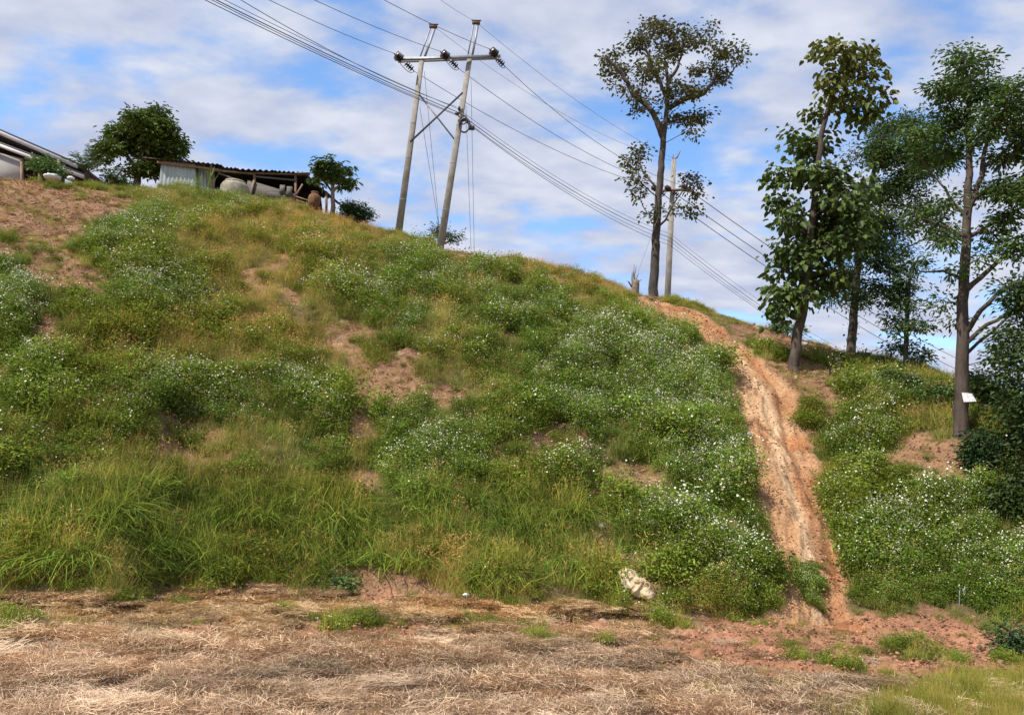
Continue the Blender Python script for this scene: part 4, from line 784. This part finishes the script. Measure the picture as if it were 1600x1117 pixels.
for gx, gy, hh, lb in ((326, 292, 1.05, 'tall pale grass clump in front of the zinc shed corner'), (308, 294, .7, 'shorter grass clump left of the tall one before the zinc shed')):
    g = P(gx, gy, 34.6); V_, F_, C_ = blades(26, hh, .45, .03, .7, rs, 5, .35, .06, col0=(.9, 1, .8), col1=(1.7, 1.5, 1.3)); V_ = V_+g
    mb = MB(); mb.add(V_, F_.tolist(), C_); tag(mb.build('grass_clump', leafmat('clump_leaf', (.15, .2, .06))), lb, 'grass clump')
# leaning stick, rubbish heap
mb = MB(); mb.tube([P(200, 292, 35.6), P(191, 275, 35.7), P(183, 262, 35.8)], [.03, .03, .025], 6); tag(mb.build('leaning_stick', m_dsteel), 'thin dark stick leaning left of the round tree trunk', 'stick')
def crumple(name, c, size, m, label, cat, seed, n=5):
    rs = np.random.default_rng(seed); bm_V = []; nu, nv = 22, 14
    U_, W_ = np.meshgrid(np.linspace(0, 2*pi, nu, endpoint=False), np.linspace(-pi/2, pi/2, nv), indexing='ij')
    x_ = np.cos(U_)*np.cos(W_); y_ = np.sin(U_)*np.cos(W_); z_ = np.sin(W_); q = 1+.45*fbm(x_*2+seed, y_*2+z_*1.7, 1.4, 4, seed)
    V_ = np.stack([x_*q*size[0], y_*q*size[1], z_*q*size[2]], -1).reshape(-1, 3)+np.asarray(c)
    Fs = [(i*nv+j_, ((i+1) % nu)*nv+j_, ((i+1) % nu)*nv+j_+1, i*nv+j_+1) for i in range(nu) for j_ in range(nv-1)]
    mb = MB(); mb.add(V_, Fs); return tag(mb.build(name, m), label, cat)
crumple('plastic_sheet', P(82, 277, 34.4)+[0, 0, .0], (.3, .25, .10), m_plastic, 'crumpled white plastic sheet heaped on the hilltop before the house', 'plastic sheet', 3)
crumple('plastic_bag', P(111, 279, 34.6), (.13, .13, .08), m_plastic, 'small white plastic bag beside the crumpled sheet on the hilltop', 'plastic bag', 4)
crumple('white_rock', G(1257, 541)+[0, 0, .05], (.14, .12, .1), m_rock, 'pale rounded rock just right of the big-leaved tree trunk', 'rock', 6)
crumple('grey_stone', G(940, 826)+[0, 0, .05], (.07, .06, .05), m_rock, 'pale stone in a bare gully above the discarded sack', 'stone', 7)
crumple('plastic_wrapper', G(728, 937)+[0, -.1, .10], (.06, .05, .035), m_plastic, 'small white wrapper in the grass at the foot of the hill', 'wrapper', 8)
crumple('field_stone', G(264, 1083)+[0, 0, .03], (.11, .08, .05), m_rock, 'grey stone lying in the straw in the bottom left', 'stone', 9)
# ------------------------------------------------------------------ stump
b = G(992, 458); b[2] = ground(b); t = thing('tree_stump', b, 'splintered grey tree stump with upright dead sprouts on the ridge', 'stump')
kk = np.hypot(b[0], b[1])/F
mb = MB(); mb.tube([b+[0, 0, -.3], b+[0, 0, .1], b+[.02, 0, .45], b+[.03, 0, .62]], [.2, .17, .16, .15], 12, jit=.12); mb.build('trunk', m_deadwood, t)
for i, (dx, dz) in enumerate([(-.35, .55), (-.15, 1.0), (.02, 1.25), (.15, .95), (-.05, 1.35), (.3, .7)]):
    mb = MB(); mb.tube([b+[-.12+.04*i, 0, .3], b+[dx*.6-.05, .02, .3+dz*.4], b+[dx, .05*i-.1, dz]], [.05, .03, .01], 6); mb.build('dead_sprout', m_deadwood, t)
# ------------------------------------------------------------------ H frame
HD = 32.5
def hp(px_, py_, dy=0): return P(px_, py_, HD+dy)
bl = P(623, 362, 33.2); br_ = P(688, 386, 31.8); gl = ground(bl); gr = ground(br_)
t = thing('twin_pole_structure', ((bl+br_)/2)*[1, 1, 0]+[0, 0, min(gl, gr)], 'leaning twin concrete power poles joined by a steel crossarm and cross bracing', 'power pole')
def pole(mb, a, b_, w0, w1):
    a = np.asarray(a); b_ = np.asarray(b_); d = (b_-a); L = np.linalg.norm(d); d /= L; x_ = np.cross((0, 1, 0), d); x_ /= np.linalg.norm(x_); y_ = np.cross(d, x_); V_ = []
    for p_, w in ((a, w0), (b_, w1)):
        h_ = w/2; cm = h_*.78
        for (u_, v_) in ((-cm, -h_), (cm, -h_), (h_, -cm), (h_, cm), (cm, h_), (-cm, h_), (-h_, cm), (-h_, -cm)): V_.append(p_+x_*u_+y_*v_)
    mb.add(V_, [tuple(range(7, -1, -1)), tuple(range(8, 16))]+[(i, (i+1) % 8, 8+(i+1) % 8, 8+i) for i in range(8)])
pl_top = hp(659, 94, .3); pr_top = hp(734.5, 88, -.3)
for a, b_ in ((bl, pl_top), (br_, pr_top)):
    dn = a-b_; dn /= np.linalg.norm(dn); mb = MB(); pole(mb, a+dn*.8, b_, .28, .195); po = mb.build('pole', m_conc, t)
    L = np.linalg.norm(a-b_); mb = MB()
    for q in (.18, .42, .62):
        mb = MB(); c = a+(b_-a)*q; w = .28-.085*q; pole(mb, c, c-dn*.02, w+.012, w+.012); mb.build('band', m_galv, po)
ct = hp(617, 93, -.45); ce = hp(782, 88, -.45); ad = (ce-ct)/np.linalg.norm(ce-ct)
mb = MB(); mb.beam(ct, ce, .05, .13, (0, 0, 1)); mb.beam(ct+[0, -.06, -.06], ce+[0, -.06, -.06], .09, .02, (0, 0, 1)); arm = mb.build('crossarm', m_galv, t)
mb = MB(); mb.beam(hp(622, 96.5, .85), hp(780, 91, .25), .05, .12, (0, 0, 1)); mb.build('crossarm', m_galv, t)
for (a, b_) in (((659, 95), (677, 42)), ((735, 90), (744, 36))):
    A = hp(*a, 0); B = hp(*b_, 0); sd = np.array([.12, 0, 0]); e_ = MB(); e_.beam(A-sd, B-sd*.8, .05, .05, (0, 1, 0)); e_.beam(A+sd*.6, B+sd*.8, .09, .05, (0, 1, 0)); q = e_.build('pole_extension', m_galv, t)
    c = MB(); c.box(B, (.34, .12, .12)); c.beam(B+[-.2, -.05, .08], B+[.22, -.05, .08], .04, .04, (0, 1, 0)); c.build('cap_bracket', m_rust, q)
mb = MB(); mb.beam(hp(641, 222, -.35), hp(723, 145, -.75), .07, .05, (0, 1, 0)); mb.build('brace', m_dsteel, t)
mb = MB(); mb.beam(hp(655, 148, .55), hp(710, 218, .2), .06, .04, (0, 1, 0)); mb.build('brace', m_conc, t)
INSP = []
def insul(p0, d, n, r, parent, seg=.1):
    d = np.asarray(d, float); d /= np.linalg.norm(d); prof = [(0, -.05), (.03, -.05), (.03, 0)]
    for i in range(n): z_ = i*seg; prof += [(.035, z_), (r, z_+.02), (r*.95, z_+.045), (.04, z_+seg*.7)]
    prof += [(.02, n*seg), (.02, n*seg+.08), (0, n*seg+.08)]
    mb = MB(); mb.lathe(prof, p0, 14, axis=d); mb.build('insulator', m_porc, parent, smooth=True); return np.asarray(p0)+d*(n*seg+.08)
lend = []; rend = []
for (a, b_, c, d_) in ((628, 93, 634, 99), (700, 90, 704, 95), (776, 86, 777, 92)):
    q = insul(hp(a, b_, -.6), (-.75, -.55, .28), 4, .19, t, .085); lend.append(q)
    q = insul(hp(c, d_, .1), (.55, .35, -.36), 4, .14, t, .1); rend.append(q)
# coil and box
mb = MB()
for k, (rr_, o) in enumerate(((.30, 0), (.28, .03), (.26, -.02))):
    c = hp(725.5, 196+k*.5, -.9); mb.tube([c+np.array([cos(q)*rr_*.72, .04*k, sin(q)*rr_]) for q in np.linspace(0, 2*pi, 25)], .028, 6, cap=False)
c = hp(724, 187, -.9); mb.tube([c+np.array([cos(q)*.14, .02, sin(q)*.2]) for q in np.linspace(0, 2*pi, 17)], .03, 6, cap=False); mb.build('cable_coil', m_cable, t)
mb = MB(); mb.box(hp(736.5, 200, -.8), (.26, .14, .16)); mb.tube([hp(736, 196, -.8), hp(733, 188, -.8), hp(726, 180, -.9)], .012, 5); mb.build('splice_box', m_cable, t)
mb = MB(); mb.box(hp(717.5, 170, -.7), (.1, .16, .12)); mb.build('cable_clamp', m_cable, t); mb = MB(); mb.box(hp(714, 178, -.7), (.16, .12, .08)); mb.build('cable_clamp', m_cable, t)
# second pole
SD = 48
b2 = P(1043, 462, SD); t2 = thing('single_power_pole', (b2[0], b2[1], ground(b2)), 'single concrete power pole with short crossarm beside the tall tree on the ridge', 'power pole')
top = P(1053, 250, SD); dn = (b2-top)/np.linalg.norm(b2-top); mb = MB(); pole(mb, b2+dn*max(1, (b2[2]-ground(b2))+.6), top, .36, .26); mb.build('pole', m_conc, t2)
mb = MB(); mb.beam(P(1024, 299, SD-.25), P(1080, 296, SD-.25), .10, .14, (0, 0, 1)); mb.build('crossarm', m_rust, t2)
mb = MB(); mb.tube([P(1053, 250, SD), P(1058, 246, SD), P(1063, 236, SD)], [.05, .05, .03], 6); mb.tube([P(1051, 252, SD), P(1052, 242, SD)], [.04, .03], 6); mb.build('top_bracket', m_deadwood, t2)
sl = []; sr = []
for (a, b_) in ((1025, 296), (1046, 296), (1072, 294)):
    sl.append(insul(P(a, b_, SD-.35), (-.7, -.5, .15), 3, .17, t2, .12)); sr.append(insul(P(a+7, b_+4, SD-.15), (.75, .2, -.5), 3, .17, t2, .12))
# ------------------------------------------------------------------ wires
def wire(name, pts, r0_, label, m=m_cable, sag=None, cat='cable', group='overhead lines', n=14):
    P_ = []; r = r0_*.75
    for i in range(len(pts)-1):
        a, b_ = np.asarray(pts[i]), np.asarray(pts[i+1]); sg = sag[i] if sag else 0
        for q in np.linspace(0, 1, n, endpoint=(i == len(pts)-2)): P_.append(a*(1-q)+b_*q-np.array([0, 0, 4*sg*q*(1-q)]))
    mb = MB(); mb.tube(P_, r, 5, cap=True); return tag(mb.build(name, m), label, cat, group)
def offl(px0, py0, p1, d=21, k=1.25):
    a = P(px0, py0, d); return p1+(a-p1)*k
names3 = ['left', 'middle', 'right']
for i, (px_, py_) in enumerate(((427, 0), (498, 0), (606, 0))):
    wire('power_line', [offl(px_, py_, lend[i], 25), lend[i]], .014, 'bare conductor from the top edge to the %s insulator of the twin poles' % names3[i], m_cable, [.12])
for i in range(3):
    wire('power_line', [rend[i], sl[i]], .016, 'bare conductor sagging from the %s insulator of the twin poles to the single pole' % names3[i], m_cable, [[.55, .6, .75][i]], n=24)
    wire('power_line', [sr[i], P(1600, 640+i*-18, 95)], .03, 'conductor running down right from the single pole, %s insulator' % names3[i], m_cable, [1.2], n=20)
    mb = MB(); a = lend[i]; b_ = rend[i]; mid = (a+b_)/2-np.array([-.25, .1, .75]); pts = [(1-q)**2*a+2*q*(1-q)*mid+q*q*b_ for q in np.linspace(0, 1, 10)]; mb.tube(pts, .014, 5); mb.build('jumper', m_cable, t)
tipL = hp(677, 41); tipR = hp(744, 35)
wire('earth_wire', [offl(690, 0, tipR, 27), tipR], .010, 'thin earth wire from the top edge to the taller twin pole tip', m_alum, [.05])
wire('earth_wire', [tipR, P(1053, 248, SD)], .011, 'thin earth wire from the taller twin pole tip to the single pole', m_alum, [.5], n=20)
wire('earth_wire', [tipL, P(1052, 252, SD)], .010, 'thin earth wire from the shorter twin pole tip to the single pole', m_alum, [.8], n=20)
cl = [hp(717, 171, -.75), hp(716, 176, -.75), hp(714, 179, -.75), hp(715, 181, -.75)]
for i, ((x0, y0), c0, pyS, pyE, rr_, nm) in enumerate((((345, 0), cl[1], 372, 556, .02, 'second'), ((338, 0), cl[2], 378, 562, .014, 'third'), ((350, -4), cl[0], 366, 551, .012, 'top'), ((332, 2), cl[3], 384, 566, .016, 'lowest'))):
    pS = P(1048, pyS, SD-.2)
    wire('telephone_cable', [offl(x0+2, y0+2, c0, 22, 1.15), c0, pS, P(1320+(i*3), pyE, 68), P(1600, 700+i*6, 95)], rr_, 'black telephone cable, %s of the four-cable bundle crossing the slope' % nm, m_cable, [.12, .55, .5, .2], n=18)
wire('telephone_cable', [offl(388, 0, hp(712, 167, -.8), 22, 1.15), hp(712, 167, -.8)], .014, 'black cable just above the bundle, ending at the nearer twin pole', m_cable, [.3])
for (a, b_, nm) in (((663, 112), (686, 352), 'outer wire at the farther twin pole'), ((656, 168), (685, 350), 'inner wire at the farther twin pole'), ((736, 122), (741, 392), 'right wire at the nearer twin pole'), ((728, 165), (736, 390), 'left wire at the nearer twin pole')):
    p0 = hp(*a, 0 if a[0] > 700 else .4); e1 = P(b_[0], b_[1], 34.2); g = wire('guy_wire', [p0, e1], .013, 'steel stay, '+nm, m_alum, None, 'stay wire', 'stay wires')
# sapling guy by the stump
wire('guy_wire', [P(1030, 335, 37), G(985, 450)], .010, 'thin stay running from the tall tree trunk down to the stump', m_alum, None, 'stay wire', 'stay wires')
# ------------------------------------------------------------------ sign
D_ = DIST['tall_leafy_tree']-.35; mb = MB(); q = [P(1503, 613, D_), P(1519, 615, D_-.05), P(1526, 627, D_-.25), P(1506, 628, D_-.2)]
nn_ = 10; V_ = []
for i in range(nn_+1):
    f = i/nn_; o = np.array([0, -.012 if i % 2 else .0, 0]); V_ += [q[3]+(q[2]-q[3])*f+o, q[0]+(q[1]-q[0])*f+o]
V_ = np.array(V_); Vb = V_+[0, .012, 0]; m_ = len(V_)
mb.add(np.concatenate([V_, Vb]), [(2*i, 2*i+2, 2*i+3, 2*i+1) for i in range(nn_)]+[(m_+2*i, m_+2*i+1, m_+2*i+3, m_+2*i+2) for i in range(nn_)])
sg = thing('white_sign', q[0], 'small bent white sheet sign fixed to the trunk of the tall right tree', 'sign'); mb.build('board', mat('sign_sheet', (.58, .56, .57), .6, noise=.55, nscale=9, stretch=(8, 1, .4)), sg)
mb = MB(); mb.beam(P(1500, 614, D_+.05), P(1515, 613.5, D_-.02), .02, .02, (0, 1, 0)); mb.build('fixing_strip', m_rust, sg)
# ------------------------------------------------------------------ sack
c = G(993, 918); kk = np.hypot(c[0], c[1])/F; c = P(995, 913, np.hypot(c[0], c[1])-.5); kk *= 1.02
rs = np.random.default_rng(91); nu, nv = 60, 40; U_, W_ = np.meshgrid(np.linspace(-1, 1, nu), np.linspace(-1, 1, nv), indexing='ij')
ol = [(-26, -16), (-18, -22), (-6, -20), (4, -10), (10, -2), (14, -6), (18, 4), (27, 12), (18, 20), (8, 17), (-2, 16), (-12, 10), (-20, 2)]
ang = np.arctan2(W_, U_); rad = np.maximum(np.abs(U_), np.abs(W_)); ola = np.array([atan2(-b_, a) for a, b_ in ol]); olr = np.array([math.hypot(a, b_) for a, b_ in ol]); o_ = np.argsort(ola)
R_ = np.interp(ang, np.concatenate([ola[o_]-2*pi, ola[o_], ola[o_]+2*pi]), np.tile(olr[o_], 3))*(.93+.12*vnoise(ang*6, rad*0, 5))
xs_ = np.cos(ang)*R_*rad*kk; zs_ = np.sin(ang)*R_*rad*kk
fold = .16*np.abs(fbm(xs_*2.6+zs_*2.2, zs_*5-xs_*4, 1.0, 3, 92))+.012*fbm(xs_*24, zs_*24, 1., 2, 93)
dep = -(1-rad**4)*.10-fold*(1-rad**8)
fr = np.stack([xs_, zs_*.35*-0+dep+zs_*.55, zs_], -1).reshape(-1, 3); bkk = np.stack([xs_, zs_*.55+.05*(1-rad**4)+.004, zs_], -1).reshape(-1, 3)
ij = [(i*nv+j_, (i+1)*nv+j_, (i+1)*nv+j_+1, i*nv+j_+1) for i in range(nu-1) for j_ in range(nv-1)]
mb = MB(); mb.add(fr+c, [f[::-1] for f in ij]); mb.add(bkk+c, ij)
sk = thing('discarded_sack', c, 'crumpled dirty cream sack lying at the foot of the hill', 'sack'); mb.build('cloth', m_sack, sk)
mb = MB(); q = c+np.array([13*kk, -.1, 0*kk]); mb.tube([q+np.array([cos(a)*.05, -.03, sin(a)*.065]) for a in np.linspace(0, 2*pi, 13)], .016, 6, cap=False); mb.build('knotted_neck', m_sack, sk)
# stakes
for i, (a, b_, tp_, lb) in enumerate(((1166, 880, (1170, 862), 'short pale stake among the flowers left of the track, taller of two'), (1179, 890, (1184, 872), 'short pale stake left of the track, nearer the track'), (1499, 945, (1500, 918), 'pale thin stake in the weeds at bottom right, left of its pair'), (1505, 937, (1508, 916), 'pale thin stake in the weeds at bottom right, right of its pair'))):
    g = G(a, b_); dq = np.hypot(g[0], g[1])-.15; p0 = P(a, b_, dq); p1 = P(*tp_, dq); mb = MB(); mb.beam(p0-(p1-p0), p1, .022, .014, (0, 1, 0)); tag(mb.build('stake', m_galv), lb, 'stake', 'pale stakes in the weeds')
# fallen sticks
for a, b_, lb in (((1446, 632), (1462, 646), 'dark fallen branch on the slope left of the signed tree'), ((1408, 810), (1432, 813), 'dark fallen branch in the weeds right of the track')):
    p0 = G(*a)+[0, -.2, .25]; p1 = G(*b_)+[0, -.2, .25]; mb = MB(); mb.tube([p0, (p0+p1)/2+[0, 0, .08], p1], [.03, .025, .015], 6); mb.tube([(p0+p1)/2+[0, 0, .08], p1+[.1, 0, .25]], [.015, .008], 5); tag(mb.build('fallen_branch', m_bark), lb, 'branch')
print('OBJS', len(bpy.data.objects))
